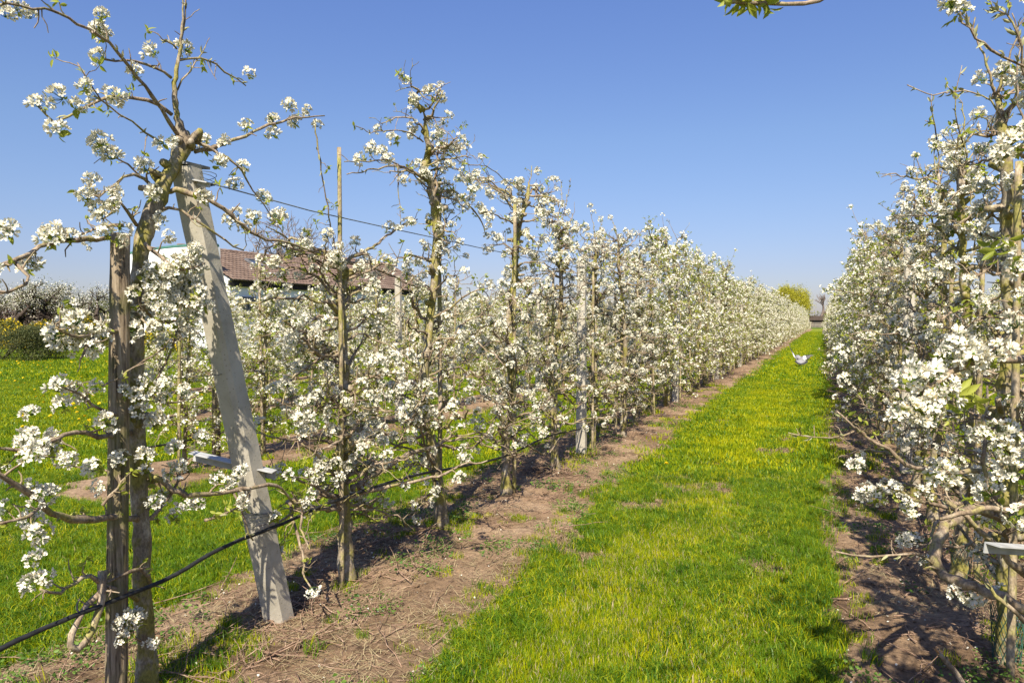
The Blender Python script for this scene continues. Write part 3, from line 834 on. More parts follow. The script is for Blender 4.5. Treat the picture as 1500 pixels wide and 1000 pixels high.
def hero_tree():
    rng = np.random.default_rng(4)
    base = at_x(217, 1040, ROW_L); base[2] = 0.0
    sk = Skeleton()
    W = lambda l: row_pts(l, ROW_L, base)
    tpx = [(217, 1046), (214, 940), (208, 860), (207, 780), (203, 700), (199, 600, .02), (199, 500, .02), (203, 420), (206, 370), (216, 328), (233, 285), (252, 247), (268, 212), (262, 180), (256, 150), (258, 110), (264, 70), (266, 45), (268, 15), (269, -25)]
    tp = resample(W(tpx), 80, 0.0025, rng)
    u = np.linspace(0, 1, 80)
    tr = np.interp(u, [0, .05, .2, .4, .5, .58, .63, .66, .70, .80, 1], [.048, .037, .031, .028, .034, .026, .042, .020, .012, .008, .002])
    tr *= 1 + np.abs(rng.normal(0, 0.09, 80))
    tube(sk.trunk, tp, tr, 12, 0, 0.06, rng)
    kn = W([(268, 212)])[0]
    for i in range(34):
        if i < 16: c = kn + rng.normal(0, 0.022, 3); l = rng.uniform(0.02, 0.055)
        else: c = tp[rng.integers(8, 52)]; l = rng.uniform(0.03, 0.075)
        d = rng.normal(0, 1, 3); d[2] = abs(d[2]) * .5; d /= np.linalg.norm(d)
        r_ = rng.uniform(0.010, 0.020)
        tube(sk.trunk, [c, c + d * (0.02 + l * .6), c + d * (0.02 + l)], [r_ * 1.5, r_, r_ * .8], 6, 0, 0.15, rng)
    B = [  # pixel path, r0, r1, spurs, bloom
        ([(262, 200), (230, 150, .05), (205, 115, .08), (178, 84, .1), (150, 55, .12), (112, 33, .14), (80, 18, .15), (45, 12, .16), (0, 8, .18), (-40, 20, .2)], .0075, .003, 8, .25, 14),
        ([(252, 168), (215, 146, -.02), (170, 142, -.05), (145, 147, -.07), (100, 172, -.1), (78, 176, -.1), (57, 155, -.1)], .008, .003, 6, .3, 4),
        ([(251, 114), (222, 97), (190, 90, .03), (150, 88, .05)], .006, .004, 3, .3, 3),
        ([(262, 88), (292, 84), (318, 94), (345, 114), (360, 126)], .005, .0025, 4, .2, 7),
        ([(259, 72), (246, 62), (231, 50)], .004, .002, 1, 0, 4),
        ([(260, 132), (274, 108), (290, 86), (300, 70)], .004, .002, 1, 0, 4),
        ([(265, 60), (271, 30), (273, -10)], .005, .002, 2, 0, 6),
        ([(285, 222), (320, 213, .04), (350, 203, .06), (382, 188, .08), (412, 178, .08), (440, 173, .1), (475, 170, .1)], .010, .003, 5, .35, 0),
        ([(280, 208), (300, 213, .03), (325, 226, .08), (345, 241, .1), (358, 256, .1), (376, 286, .1), (398, 318, .1)], .007, .0025, 6, .4, 0),
        ([(462, 184, .1), (466, 222, .1), (475, 270, .08), (482, 322, .06), (489, 355, .05), (500, 420, .04)], .0035, .004, 9, .05, 10),
        ([(240, 280), (268, 280, .05), (296, 288, .12), (325, 304, .16), (352, 326, .18), (382, 347, .18), (425, 357, .18), (470, 371, .18)], .012, .004, 9, .35, 0),
        ([(225, 310), (252, 304, .06), (290, 324, .13), (330, 350, .16), (356, 366, .16)], .007, .003, 5, .3, 2),
        ([(232, 206), (197, 181, .03), (165, 160, .03), (142, 142, .04), (125, 112, .05), (114, 92, .05)], .004, .002, 5, .25, 5),
        ([(222, 272), (205, 260, .05), (182, 258, .08), (166, 270, .08), (150, 288, .1), (138, 288, .1)], .007, .003, 6, .4, 0),
        ([(222, 272), (198, 250, -.05), (178, 236, -.06), (155, 222, -.08)], .005, .002, 4, .4, 0),
        ([(178, 345), (140, 350, .06), (100, 352, .1), (60, 362, .14), (20, 383, .18), (-30, 395, .2)], .010, .007, 9, .5, 0),
        ([(20, 383, .18), (45, 410, .2), (20, 425, .2), (-20, 430, .2)], .006, .003, 5, .5, 0),
        ([(200, 330), (180, 300, .08), (165, 310, .1), (150, 320, .1)], .007, .003, 6, .6, 0),
        ([(205, 350), (225, 370, .08), (250, 388, .14), (275, 395, .18), (300, 385, .2)], .009, .003, 9, .7, 0),
        ([(204, 385), (228, 405, .06), (250, 432, .12), (275, 450, .16), (298, 446, .2)], .008, .003, 9, .7, 0),
        ([(180, 330), (150, 332, -.08), (120, 345, -.12)], .008, .003, 4, .5, 0),
        ([(203, 420), (215, 440, .06), (205, 465, .1), (222, 480, .12)], .007, .003, 6, .7, 0),
        ([(150, 566, .14), (178, 549, .15), (212, 526, .12), (245, 506, .10), (268, 478, .08)], .0038, .0025, 3, .2, 4),
        ([(203, 620, .02), (225, 570, .05), (245, 525, .08), (258, 495, .08), (262, 478, .06)], .005, .0025, 6, .3, 3),
        ([(198, 490), (170, 483, .08), (140, 490, .14), (110, 492, .18), (85, 480, .2)], .009, .004, 10, .75, 0),
        ([(140, 490, .14), (125, 510, .16), (118, 530, .16)], .005, .003, 4, .6, 0),
        ([(200, 610), (170, 605, .08), (140, 595, .12), (115, 575, .16), (85, 565, .2)], .007, .003, 8, .6, 0),
        ([(200, 632), (160, 640, .08), (110, 632, .12), (70, 650, .16), (30, 660, .2), (-20, 650, .2)], .010, .004, 12, .6, 0),
        ([(204, 690), (232, 698, .06), (258, 720, .1), (292, 724, .12), (340, 718, .14), (375, 714, .16), (410, 712, .16), (432, 738, .14), (450, 732, .14)], .014, .004, 12, .55, 0),
        ([(205, 770), (232, 750, .05), (250, 725, .06), (262, 700, .08), (256, 675, .08)], .010, .004, 7, .6, 0),
        ([(205, 760), (170, 758, .08), (120, 760, .14), (75, 752, .18), (45, 725, .2), (5, 700, .22), (-30, 690, .22)], .013, .008, 13, .45, 0),
        ([(60, 742, .2), (35, 758, .22), (15, 765, .22), (-15, 770, .22)], .006, .003, 5, .5, 0),
        ([(150, 740, .16), (172, 715, .17), (186, 695, .16)], .006, .003, 4, .5, 0),
        ([(205, 880), (175, 862, .08), (153, 858, .1), (132, 843, .12), (110, 852, .12), (88, 868, .13), (60, 860, .14)], .011, .004, 9, .15, 4),
        ([(150, 835, .1), (147, 865, .11), (146, 892, .12), (132, 932, .13), (112, 952, .13), (103, 938, .13), (116, 905, .12), (135, 880, .11), (158, 858, .1)], .0145, .010, 4, .1, 0),
        ([(212, 870), (222, 850, .05), (205, 835, .08), (180, 840, .1), (160, 850, .1)], .008, .005, 4, .1, 0),
        ([(300, 762, .14), (330, 752, .15), (356, 740, .15), (368, 725, .15)], .006, .003, 4, .2, 3),
        ([(340, 718, .14), (352, 745, .15), (362, 770, .16), (370, 790, .16)], .005, .003, 4, .2, 2),
        ([(210, 940), (190, 930, .08), (180, 915, .12)], .006, .003, 3, .9, 0),
        ([(206, 705), (190, 690, -.08), (150, 690, -.15), (100, 680, -.2)], .008, .003, 7, .7, 0),
        ([(203, 560), (215, 575, -.1), (250, 590, -.2), (290, 580, -.25)], .007, .003, 7, .7, 0),
        ([(203, 450), (235, 470, -.1), (270, 470, -.2)], .007, .003, 6, .7, 0),
    ]
    for px, r0, r1, sp, bl, bd in B:
        add_branch(sk, W(px), r0, r1, rng, sp + 2, 0.0035, bl * 0.4, 7, spur_len=(0.02, 0.10), buds=bd, start=0.08)
    A = [(25, 12), (45, 24), (8, 22), (148, 40), (142, 44), (92, 142), (110, 156), (88, 192), (125, 128), (150, 210), (165, 230), (196, 106), (228, 76), (366, 108), (452, 162), (465, 182), (423, 155), (433, 178), (400, 175), (362, 183), (398, 196), (330, 210), (240, 207), (247, 198), (318, 238), (356, 242), (347, 268), (385, 290), (215, 246), (138, 264), (130, 290), (148, 306), (168, 302), (222, 284), (240, 322), (336, 326), (14, 340), (75, 352), (104, 348), (40, 392), (52, 386), (156, 342), (170, 352), (212, 402), (225, 392), (245, 398), (265, 388), (290, 366), (285, 388), (300, 446), (222, 432), (255, 440), (235, 425), (270, 430), (275, 470), (88, 488), (98, 508), (118, 484), (130, 500), (150, 494), (104, 470), (136, 510), (108, 445),
         (86, 570), (48, 604), (112, 568), (96, 594), (126, 582), (85, 640), (40, 650), (76, 656), (182, 574), (196, 582), (205, 604), (232, 612), (146, 682), (150, 708), (180, 672), (44, 712), (72, 720), (45, 766), (56, 775), (54, 818), (52, 856), (66, 848), (192, 922), (182, 938), (198, 912), (230, 735), (256, 756), (292, 738), (322, 700), (352, 690), (344, 704), (405, 756), (424, 695), (442, 733), (250, 690), (270, 680), (215, 670), (300, 640), (265, 575), (240, 560)] + [(rng.uniform(222, 300), rng.uniform(365, 470)) for _ in range(20)] + [(rng.uniform(215, 290), rng.uniform(470, 700)) for _ in range(8)]
    for a in A:
        p = W([(a[0], a[1] + 4, 0.12 if a[1] > 330 else 0.06)])[0]
        sk.anchors.append((p, np.array([0.2, -0.3, 0.7]))); sk.leafs.append((p, np.array([0, 0, -.2]))); sk.leafs.append((p, np.array([.3, 0, .2])))
    near_tree(sk, base, "tall knotty pear tree with looping low branches beside the wooden end post", seed=1)
    return base
hero_tree()

def traced_tree(seed, basepx, tpx, branches, label, H=None, nb=24, bloom=0.45, extra=(), X=ROW_L, r_base=0.034, zmin=0.5, cluster=None, spread=1.0, thin=None):
    base = at_z(basepx[0], basepx[1]); base[0] = X; base[2] = 0
    b2 = at_x(basepx[0], basepx[1], X); base[1] = b2[1]
    tp = row_pts(tpx, X, base); tp[0][2] = -0.03
    sk = make_skeleton(seed, nb=nb, bloom=bloom, trunk_pts=tp, r_base=r_base, shoots=0, zmin=zmin, spread=spread, thin=thin, hexp=1.25, spurs=11)
    rng = np.random.default_rng(seed + 5)
    for px, r0, r1, sp, bl, bd in branches:
        add_branch(sk, row_pts(px, X, base), r0, r1, rng, sp + 2, 0.004, bl * 0.6, 6, spur_len=(0.02, 0.09), buds=bd, start=0.08)
    for a in extra:
        p = row_pts([(a[0], a[1] + 3, rng.uniform(-.05, .1))], X, base)[0]
        sk.anchors.append((p, np.array([0.2, -0.3, 0.7]))); sk.leafs.append((p, np.array([0, 0, -.2])))
    return near_tree(sk, base, label, seed=seed)
traced_tree(21, (508, 838), [(508, 838), (505, 760), (502, 700), (500, 640), (506, 560), (503, 500), (500, 440), (504, 405), (500, 378)],
    [([(502, 385), (525, 372), (545, 362), (565, 347), (592, 328), (612, 322)], .012, .004, 8, .6, 0),
     ([(505, 385), (535, 388), (560, 398), (590, 412), (620, 425)], .010, .004, 8, .6, 0),
     ([(525, 470), (570, 441, .05), (622, 392, .08)], .005, .003, 1, 0, 2),
     ([(500, 385), (470, 372), (440, 366), (410, 360)], .009, .004, 8, .8, 0),
     ([(515, 715), (556, 690, .05), (600, 664, .08), (640, 652, .1), (668, 632, .1)], .021, .008, 8, .6, 0),
     ([(505, 700), (480, 690, .05), (465, 665, .08), (440, 650, .1)], .012, .005, 7, .7, 0),
     ([(503, 515), (470, 520, .1), (430, 480, .2), (415, 470, .25)], .008, .004, 10, .8, 0)],
    "pear tree beside the tall bare stake just right of the leaning concrete post", nb=48, bloom=.24, zmin=.42,
    extra=[(425, 470), (445, 466), (435, 485), (470, 500), (482, 392), (430, 500), (445, 640), (480, 630), (490, 680), (420, 560), (548, 590), (600, 325), (585, 335), (570, 332), (560, 645)])
traced_tree(23, (650, 776), [(650, 776), (640, 700), (628, 620), (622, 540), (630, 470), (637, 400), (640, 340), (635, 290), (630, 265), (618, 250), (628, 225), (625, 200), (622, 170), (612, 150), (610, 136)],
    [([(620, 262), (600, 249), (580, 243), (545, 248), (508, 255)], .009, .003, 5, .3, 5),
     ([(628, 275), (600, 252, .05), (570, 235, .08), (540, 236, .1), (505, 236, .1)], .006, .003, 6, .5, 3),
     ([(632, 300), (645, 282), (664, 280), (682, 296), (702, 318), (712, 345)], .012, .004, 8, .7, 0),
     ([(620, 208), (600, 195), (570, 191), (545, 193), (520, 184)], .005, .002, 3, .1, 12),
     ([(628, 228), (650, 225), (682, 240), (715, 245), (745, 270), (765, 279)], .005, .0025, 6, .5, 3),
     ([(632, 250), (650, 245), (672, 250), (690, 270)], .006, .003, 9, .8, 0),
     ([(582, 240, .08), (584, 290, .08), (588, 335, .08)], .0035, .002, 5, .05, 4),
     ([(640, 650), (670, 655, .06), (700, 650, .1), (735, 600, .12)], .014, .004, 8, .5, 0)],
    "pear tree with a tall thin leafy top shoot standing against the sky", nb=46, thin=0.80, bloom=.24, zmin=.4,
    extra=[(543, 216), (530, 232), (560, 225), (573, 200), (580, 205), (612, 238), (664, 220), (680, 240), (672, 262), (690, 278), (600, 325), (662, 285), (695, 280), (690, 588), (700, 600), (548, 605), (715, 320)])
traced_tree(26, (741, 728), [(741, 728), (741, 650), (748, 560), (745, 480), (752, 420), (757, 360), (763, 315), (772, 290), (775, 268)],
    [([(773, 275), (778, 258), (779, 243)], .006, .003, 1, 0, 2), ([(770, 278), (752, 268), (738, 262)], .006, .003, 2, .2, 2),
     ([(765, 300), (790, 305), (812, 318), (830, 312)], .008, .003, 7, .8, 0), ([(760, 330), (740, 322), (715, 310), (705, 312)], .008, .003, 8, .9, 0),
     ([(740, 640), (770, 650, .08), (800, 665, .1), (820, 640, .12)], .012, .004, 6, .5, 0)],
    "pear tree fourth along the left row with a forked bare tip", nb=48, bloom=.28, zmin=.4, extra=[(791, 248), (760, 310), (708, 312), (718, 330), (730, 350), (790, 300), (800, 285)])

KINDS0 = [make_skeleton(s, H=h, nb=52, spurs=13, bloom=.32, zmin=.36) for s, h in ((101, 2.65), (102, 2.6), (103, 2.75), (104, 2.6))]
LW = ["just before the left row's first upright post", "just behind the left row's first upright post", "second behind the left row's first upright post", "third behind the left row's first upright post", "third beyond the first upright concrete post in the left row"]
ly = [7.25, 7.85 + 0.35 - 0.4, 9.05, 10.25, 11.4]
ly = [7.2, 8.6, 9.7, 10.9, 12.1]
for i, yv in enumerate(ly[:4]):
    near_tree(KINDS0[i % 4] if i < 4 else KINDS0[0], (ROW_L + rl.normal(0, 0.04), yv, 0), "dense white-blossomed pear tree, " + LW[i], seed=40 + i, nmax=230)

# right row: trees next to the camera
rbase = [1.55, 2.75, 3.92, 5.12, 6.3, 7.5, 9.2, 10.4]
RLB = ["its leafy shoot hanging into the top of the picture", "largest blossoms at the right edge", "trunk beside the tall stake at the right edge", "second trunk in from the right edge", "third trunk in from the right edge", "just before its first concrete post", "just behind its first concrete post", "second behind its first concrete post"]
KR = [make_skeleton(s, H=h, nb=38, spurs=13, spread=0.9, zmin=.38, bloom=.17, skip=(lambda P: P[:, 0].min() < -0.12 or P[:, 1].max() > 0.45) if s < 203 else None) for s, h in ((201, 2.45), (202, 2.5), (203, 2.65), (204, 2.6), (205, 2.75), (206, 2.75), (207, 2.7), (208, 2.7))]
def right_extra(idx, sk, base):
    rng = np.random.default_rng(300 + idx)
    D = lambda l: np.array([at_depth(*q) for q in l]) - np.array(base)
    if idx == 0:
        L = [([(1290, -60, 1.5), (1245, -25, 1.42), (1200, 0, 1.38), (1165, 8, 1.36), (1120, 5, 1.34), (1085, 2, 1.33), (1060, 6, 1.33)], .005, .003, 0, 0, 0)]
        for px, r0, r1, sp, bl, bd in L: add_branch(sk, D(px), r0, r1, rng, sp, 0.002, bl, 6, tip=False)
        sk.fixed = [D([q])[0] for q in [(1120, 4, 1.34), (1112, 3, 1.34), (1105, 2, 1.34), (1096, 3, 1.33), (1090, 0, 1.33), (1072, 4, 1.33), (1066, 8, 1.33), (1125, 6, 1.34), (1083, 3, 1.33)]]
    if idx == 1:
        L = [([(1560, 505, 2.15), (1500, 525, 2.0), (1440, 528, 1.9), (1400, 542, 1.85), (1370, 562, 1.82), (1340, 590, 1.8), (1320, 615, 1.8)], .012, .004, 6, .5, 0),
             ([(1560, 120, 2.1), (1500, 98, 2.0), (1455, 72, 1.95), (1425, 50, 1.9), (1405, 20, 1.9)], .0036, .002, 2, 0, 12),
             ([(1560, 200, 2.1), (1500, 120, 2.05), (1495, 60, 2.0), (1475, 25, 2.0), (1455, 10, 2.0)], .0032, .0018, 4, 0, 20),
             ([(1580, 250, 2.1), (1520, 235, 1.9), (1480, 225, 1.8), (1455, 230, 1.8)], .007, .003, 3, .8, 0),
             ([(1580, 690, 2.2), (1500, 740, 2.1), (1440, 745, 2.0), (1380, 760, 2.0)], .010, .005, 5, .3, 3),
             ([(1580, 880, 2.3), (1500, 840, 2.2), (1460, 800, 2.15), (1420, 760, 2.1), (1385, 735, 2.1)], .012, .005, 3, .2, 3),
             ([(1560, 960, 2.1), (1490, 900, 2.0), (1450, 860, 2.0), (1425, 832, 2.0)], .007, .003, 2, 0, 3)]
        for px, r0, r1, sp, bl, bd in L: add_branch(sk, D(px), r0, r1, rng, sp, 0.003, bl, 7, buds=bd, spur_len=(.02, .07))
        for q in [(1385, 575, 1.8), (1365, 560, 1.82), (1338, 608, 1.8), (1405, 512, 1.85), (1420, 525, 1.85), (1460, 520, 1.85), (1480, 215, 1.8), (1465, 230, 1.8), (1395, 12, 1.88), (1408, 5, 1.9), (1335, 560, 1.8), (1350, 600, 1.8), (1440, 640, 2.0), (1470, 660, 2.0), (1465, 640, 2.0), (1375, 700, 2.0), (1355, 590, 1.8), (1490, 400, 2.0), (1470, 370, 2.0), (1435, 265, 2.2), (1490, 480, 1.95), (1480, 700, 2.0)]:
            p = D([q])[0]; sk.anchors.append((p, np.array([-.3, -.5, .5]))); sk.leafs.append((p + rng.normal(0, .02, 3), np.array([0, 0, -.3])))
    if idx == 1: sk.fixed = [D([q])[0] for q in [(1398, 592, 1.8), (1380, 600, 1.8), (1405, 575, 1.82), (1430, 585, 1.85), (1475, 350, 1.95), (1460, 375, 1.95), (1485, 380, 1.95)]]
    if idx == 2:
        L = [([(1478, 190, 3.3), (1440, 140, 3.3), (1405, 133, 3.3), (1365, 138, 3.3), (1330, 125, 3.3)], .004, .002, 4, 0, 16),
             ([(1412, 215, 3.5), (1400, 170, 3.4), (1402, 130, 3.4), (1408, 98, 3.4)], .003, .0015, 3, 0, 9),
             ([(1372, 205, 3.6), (1366, 165, 3.5), (1366, 135, 3.5)], .003, .0015, 2, 0, 9),
             ([(1500, 190, 3.1), (1490, 130, 3.1), (1492, 60, 3.1), (1480, 20, 3.1)], .004, .002, 4, 0, 12),
             ([(1470, 760, 3.2), (1430, 745, 3.0), (1385, 770, 2.8), (1372, 800, 2.75), (1372, 830, 2.7), (1400, 850, 2.6), (1440, 865, 2.55), (1500, 890, 2.5), (1560, 905, 2.5)], .020, .016, 7, .4, 3),
             ([(1440, 740, 3.1), (1400, 745, 3.0), (1350, 735, 2.9), (1310, 715, 2.85), (1290, 712, 2.85), (1262, 735, 2.85)], .009, .004, 6, .5, 2),
             ([(1440, 690, 3.1), (1380, 690, 3.0), (1330, 680, 2.9), (1290, 650, 2.9), (1255, 630, 2.9), (1225, 600, 2.9)], .010, .003, 9, .15, 6),
             ([(1372, 830, 2.7), (1345, 812, 2.7), (1310, 812, 2.7), (1270, 815, 2.7), (1225, 807, 2.7)], .005, .003, 4, 0, 6),
             ([(1255, 630, 2.9), (1225, 640, 2.9), (1185, 640, 2.9), (1155, 633, 2.9)], .003, .0018, 7, 0, 5)]
        for px, r0, r1, sp, bl, bd in L: add_branch(sk, D(px), r0, r1, rng, sp, 0.004, bl, 7, buds=bd, spur_len=(.02, .08))
        for q in [(1250, 688, 2.85), (1270, 720, 2.85), (1283, 728, 2.85), (1262, 730, 2.85), (1310, 718, 2.85), (1225, 525, 3.3), (1238, 558, 3.2), (1405, 868, 2.6), (1420, 870, 2.6)]:
            p = D([q])[0]; sk.anchors.append((p, np.array([-.3, -.5, .5]))); sk.leafs.append((p, np.array([0, 0, -.3])))
for i, yv in enumerate(rbase):
    sk = KR[i]
    base = (ROW_R + rl.normal(0, 0.03), yv, 0)
    if i < 2:   # keep random blossom from pressing on the lens or covering the lane
        sk.anchors = [a for a in sk.anchors if a[0][0] + base[0] > 0.5]; sk.leafs = [a for a in sk.leafs if a[0][0] + base[0] > 0.5]
    right_extra(i, sk, base)
    t = near_tree(sk, base, "pear tree in the right row, " + RLB[i], seed=60 + i, nmax=165)
    if hasattr(sk, 'fixed'):
        r_ = np.random.default_rng(3)
        for p in sk.fixed:
            link("leaf_tuft", TUFTS[r_.integers(7)], t, p, (PI + r_.normal(0, .4), r_.normal(0, .4), r_.uniform(0, 6)), 1.0 if i == 0 else 1.5)

# ------------------------------------------------------------------ the rest of the rows
MID = []
for s in range(6):
    sk = make_skeleton(400 + s, H=2.75 + 0.06 * s, zmin=.25, nb=48, full=False, bloom=0.30, spurs=14, shoots=4)
    MID.append(far_meshes(sk, np.random.default_rng(s), 1))
FAR = []
for s in range(6):
    sk = make_skeleton(500 + s, H=2.8 + 0.05 * s, zmin=.22, nb=48, full=False, bloom=0.32, spurs=13, shoots=4)
    FAR.append(far_meshes(sk, np.random.default_rng(50 + s), 2))
ORD = ["first", "second", "third", "fourth", "fifth", "sixth", "seventh", "eighth", "ninth", "tenth"]
rows = []
def row_trees(X, y0, n, side, step=1.19):
    return [(X, y0 + i * step) for i in range(n)]
rest = []
plan = []
YEND = 150
def fill(X, y0, key, nmax):
    yv = y0; i = 0
    while yv < YEND:
        (plan if i < nmax else rest).append((X, yv, key, i)); yv += 1.19; i += 1
fill(ROW_L, 12.1, "L1", 103); fill(ROW_R, 11.6, "R1", 100)
fill(row_x(2), 5.45, "L2", 35); fill(row_x(3), 8.2, "L3", 18); fill(row_x(4), 11.8, "L4", 12); fill(row_x(5), 16.6, "L5", 6); fill(row_x(6), 20.5, "L6", 2)
fill(ROW_R + PITCH_X, 6.0, "R2", 6)
where = {"L1": "left row along the grass lane", "R1": "right row along the grass lane", "L2": "second row to the left", "L3": "third row to the left", "L4": "fourth row to the left", "L5": "fifth row to the left", "L6": "sixth row to the left", "R2": "row behind the right row"}
rp = np.random.default_rng(17)
print("individual", len(plan), "rest", len(rest))
for X, yv, key, i in plan:
    dep = _f[0] * X + _f[1] * yv
    ms = (MID if dep < 30 else FAR)[rp.integers(6)]
    x = X + rp.normal(0, 0.05)
    flip = 0 if rp.random() < 0.5 else PI
    s = rp.uniform(0.92, 1.1) * (0.72 if key in ('L2', 'L3', 'L4', 'L5', 'L6') else 1.0)
    if key in ("L1", "R1"):
        y0p = 8.15 if key == "L1" else 8.5
        seg = int((yv - y0p) // 5.95); pos_ = int(((yv - y0p) % 5.95) / 1.19)
        NTH = ["first", "second", "third", "fourth", "fifth", "sixth", "seventh", "eighth", "ninth", "tenth", "eleventh"]
        sd = "left" if key == "L1" else "right"
        lab = "white pear tree, %s one after the %s upright concrete post, %s row" % (NTH[pos_], NTH[seg], sd) if seg < (8 if key == "L1" else 6) else "tiny distant pear tree in the far white blossom wall of the %s row" % sd
    else:
        lab = ("%s pear tree from the near end of the %s" % (ORD[i], where[key])) if i < 10 else "small white pear tree further along the " + where[key]
    place_far(ms, (x, yv, 0), flip + rp.normal(0, 0.15), s, lab, "blossoming pear trees")
# joined remainder of the orchard
pts = np.array([(X + rp.normal(0, .05), yv, 0) for X, yv, k, i in rest])
# one source object per tree kind: its four meshes joined
src = []
for ms in FAR[:4]:
    g = Geo()
    for mi, me in enumerate(ms):
        n = len(me.vertices); V = np.zeros(n * 3); me.vertices.foreach_get("co", V)
        g.add(V.reshape(-1, 3), [tuple(p.vertices) for p in me.polygons], mi)
    src.append(("orchard_tree", g.mesh("orchard_tree", [M['bark'], M['twig'], M['petal'], M['leaf']])))
m = len(pts)
sc_ = rp.uniform(0.76, 0.88, m)
scatter("far_pear_trees", pts, np.stack([np.zeros(m), np.zeros(m), rp.choice([0, PI], m)], 1), np.repeat(sc_[:, None], 3, 1), rp.integers(0, 4, m), src, "stuff", "mass of white blossoming pear trees in the rows further off", "trees")

# ------------------------------------------------------------------ posts, stakes, wires, hose
def stake_mesh(H, r, rng, sides=8):
    g = Geo(); n = 14
    P = np.stack([rng.normal(0, 0.003, n).cumsum() * .5, rng.normal(0, 0.003, n).cumsum() * .5, np.linspace(-0.05, H, n)], 1)
    tube(g, P, np.linspace(r * 1.1, r * 0.9, n) * (1 + rng.normal(0, .03, n)), sides, 0, 0.03, rng)
    return g.mesh("stake", M['stake'])
rs = np.random.default_rng(8)
STK = [stake_mesh(h, 0.016, rs) for h in (2.1, 2.2, 2.0, 2.3)]
def stake(px, pytop, X, yv, label, r=0.017):
    top = at_x(px, pytop, X); H = top[2]
    o = link("wooden_stake", stake_mesh(H, r, rs), loc=(X, top[1], 0)); tag(o, label, "stake", "stakes beside the pear trees"); return o
stake(497, 216, ROW_L + 0.05, 0, "tall bare square stake rising above the tree right of the leaning post", 0.0135)
stake(643, 268, ROW_L - 0.03, 0, "stake close against the tree with the tall leafy top shoot", 0.018)
stake(753, 300, ROW_L + 0.05, 0, "yellowish stake in front of the forked-tip pear tree", 0.018)
stake(1496, 236, ROW_R - 0.02, 0, "tall weathered stake at the right edge of the picture", 0.016)
for i, yv in enumerate(ly[:4]):
    tag(link("wooden_stake", STK[i], loc=(ROW_L + 0.06, yv - 0.13, 0)), "green-brown stake in front of the pear tree " + LW[i], "stake", "stakes beside the pear trees")
for i, yv in enumerate(rbase[3:]):
    tag(link("wooden_stake", STK[i % 4], loc=(ROW_R + 0.07, yv - 0.10, 0)), "stake beside the pear tree in the right row, " + RLB[i + 3], "stake", "stakes beside the pear trees")
for X, yv, key, i in plan:
    if (key in ("L1", "R1") and i < 26) or (key == "L2" and i < 16) or (key == "L3" and i < 8) or (key == "L4" and i < 5):
        if key[1] == '1':
            y0p = 8.15 if key == "L1" else 8.5
            lab = "stake by the %s tree after the %s upright concrete post, %s row" % (ORD[int(((yv - y0p) % 5.95) / 1.19)], ORD[int((yv - y0p) // 5.95)], "left" if key == "L1" else "right")
        else: lab = "stake beside the %s" % (("%s tree from the near end of the %s" % (ORD[i], where[key])) if i < 10 else "small pear trees further along the " + where[key])
        tag(link("wooden_stake", STK[(i * 3) % 4], loc=(X + 0.07, yv - 0.11, 0), rot=(rs.normal(0, .015), rs.normal(0, .015), 0)), lab, "stake", "stakes beside the pear trees")

# wooden end post
def wood_post(base, top, r, label):
    rng = np.random.default_rng(2); g = Geo()
    base = np.array(base); top = np.array(top); n = 30; t = np.linspace(0, 1, n)[:, None]
    P = (base * (1 - t) + top * t) - base
    rad = np.linspace(r * 1.08, r * .95, n) * (1 + rng.normal(0, 0.012, n))
    sides = 20; prof = 1 + rng.normal(0, 0.035, sides)
    prof[[3, 9, 15]] -= 0.17
    V = []
    for i in range(n):
        a = np.arange(sides) * 2 * PI / sides
        rr = rad[i] * prof * (1 + rng.normal(0, 0.008, sides))
        V.append(P[i] + np.stack([np.cos(a) * rr, np.sin(a) * rr, np.zeros(sides)], 1))
    V = np.concatenate(V)
    Fc = [(i * sides + k, i * sides + (k + 1) % sides, (i + 1) * sides + (k + 1) % sides, (i + 1) * sides + k) for i in range(n - 1) for k in range(sides)]
    Fc.append(tuple((n - 1) * sides + k for k in range(sides)))
    g.add(V, Fc)
    o = link("wooden_post", g.mesh("wooden_post", M['postwood']), loc=tuple(base))
    return tag(o, label, "post")
b = at_x(169, 1045, ROW_L + 0.06); b[2] = 0; t = at_x(176, 342, ROW_L + 0.06)
wood_post(b - np.array([0, 0, 0.05]), t, 0.039, "thick cracked wooden end post at the left, knotty pear tree behind it")
b = np.array([ROW_R + .18, 1.30, -0.05]); wood_post(b, b + np.array([0, 0, 1.5]), 0.05, "short wooden end post at the right edge carrying the pale metal bar")

# leaning concrete post with notched edge
def concrete_post(name_label, base, top, wb, wt, notch=True, group=None):
    base = np.array(base, float); top = np.array(top, float)
    root = thing("concrete_post", name_label, "post", tuple(base), 0, group)
    g = Geo(); ax = top - base; n = 26
    dY = np.array([0, 1.0, 0]); axn = ax / np.linalg.norm(ax); dY = dY - axn * dY.dot(axn); dY /= np.linalg.norm(dY); dX = np.cross(dY, axn)
    V = []; rng = np.random.default_rng(5)
    for i in range(n):
        t = i / (n - 1); w = wb * (1 - t) + wt * t; c = ax * t; h = w / 2; b_ = w * 0.17
        prof = [(-h, -h + b_), (-h + b_, -h), (h - b_, -h), (h, -h + b_), (h, h - b_), (h - b_, h), (-h + b_, h), (-h, h - b_)]
        for (x, y) in prof:
            j = rng.normal(0, 0.0012, 2)
            V.append(c + dX * (x + j[0]) + dY * (y * 0.9 + j[1]))
    Fc = [(i * 8 + k, i * 8 + (k + 1) % 8, (i + 1) * 8 + (k + 1) % 8, (i + 1) * 8 + k) for i in range(n - 1) for k in range(8)]
    Fc.append(tuple((n - 1) * 8 + k for k in range(8)))
    g.add(V, Fc)
    link("shaft", g.mesh("shaft", M['concrete'], False), root)
    return root
base = at_x(411, 917, ROW_L); base[2] = -0.04; top = at_x(272, 243, ROW_L)
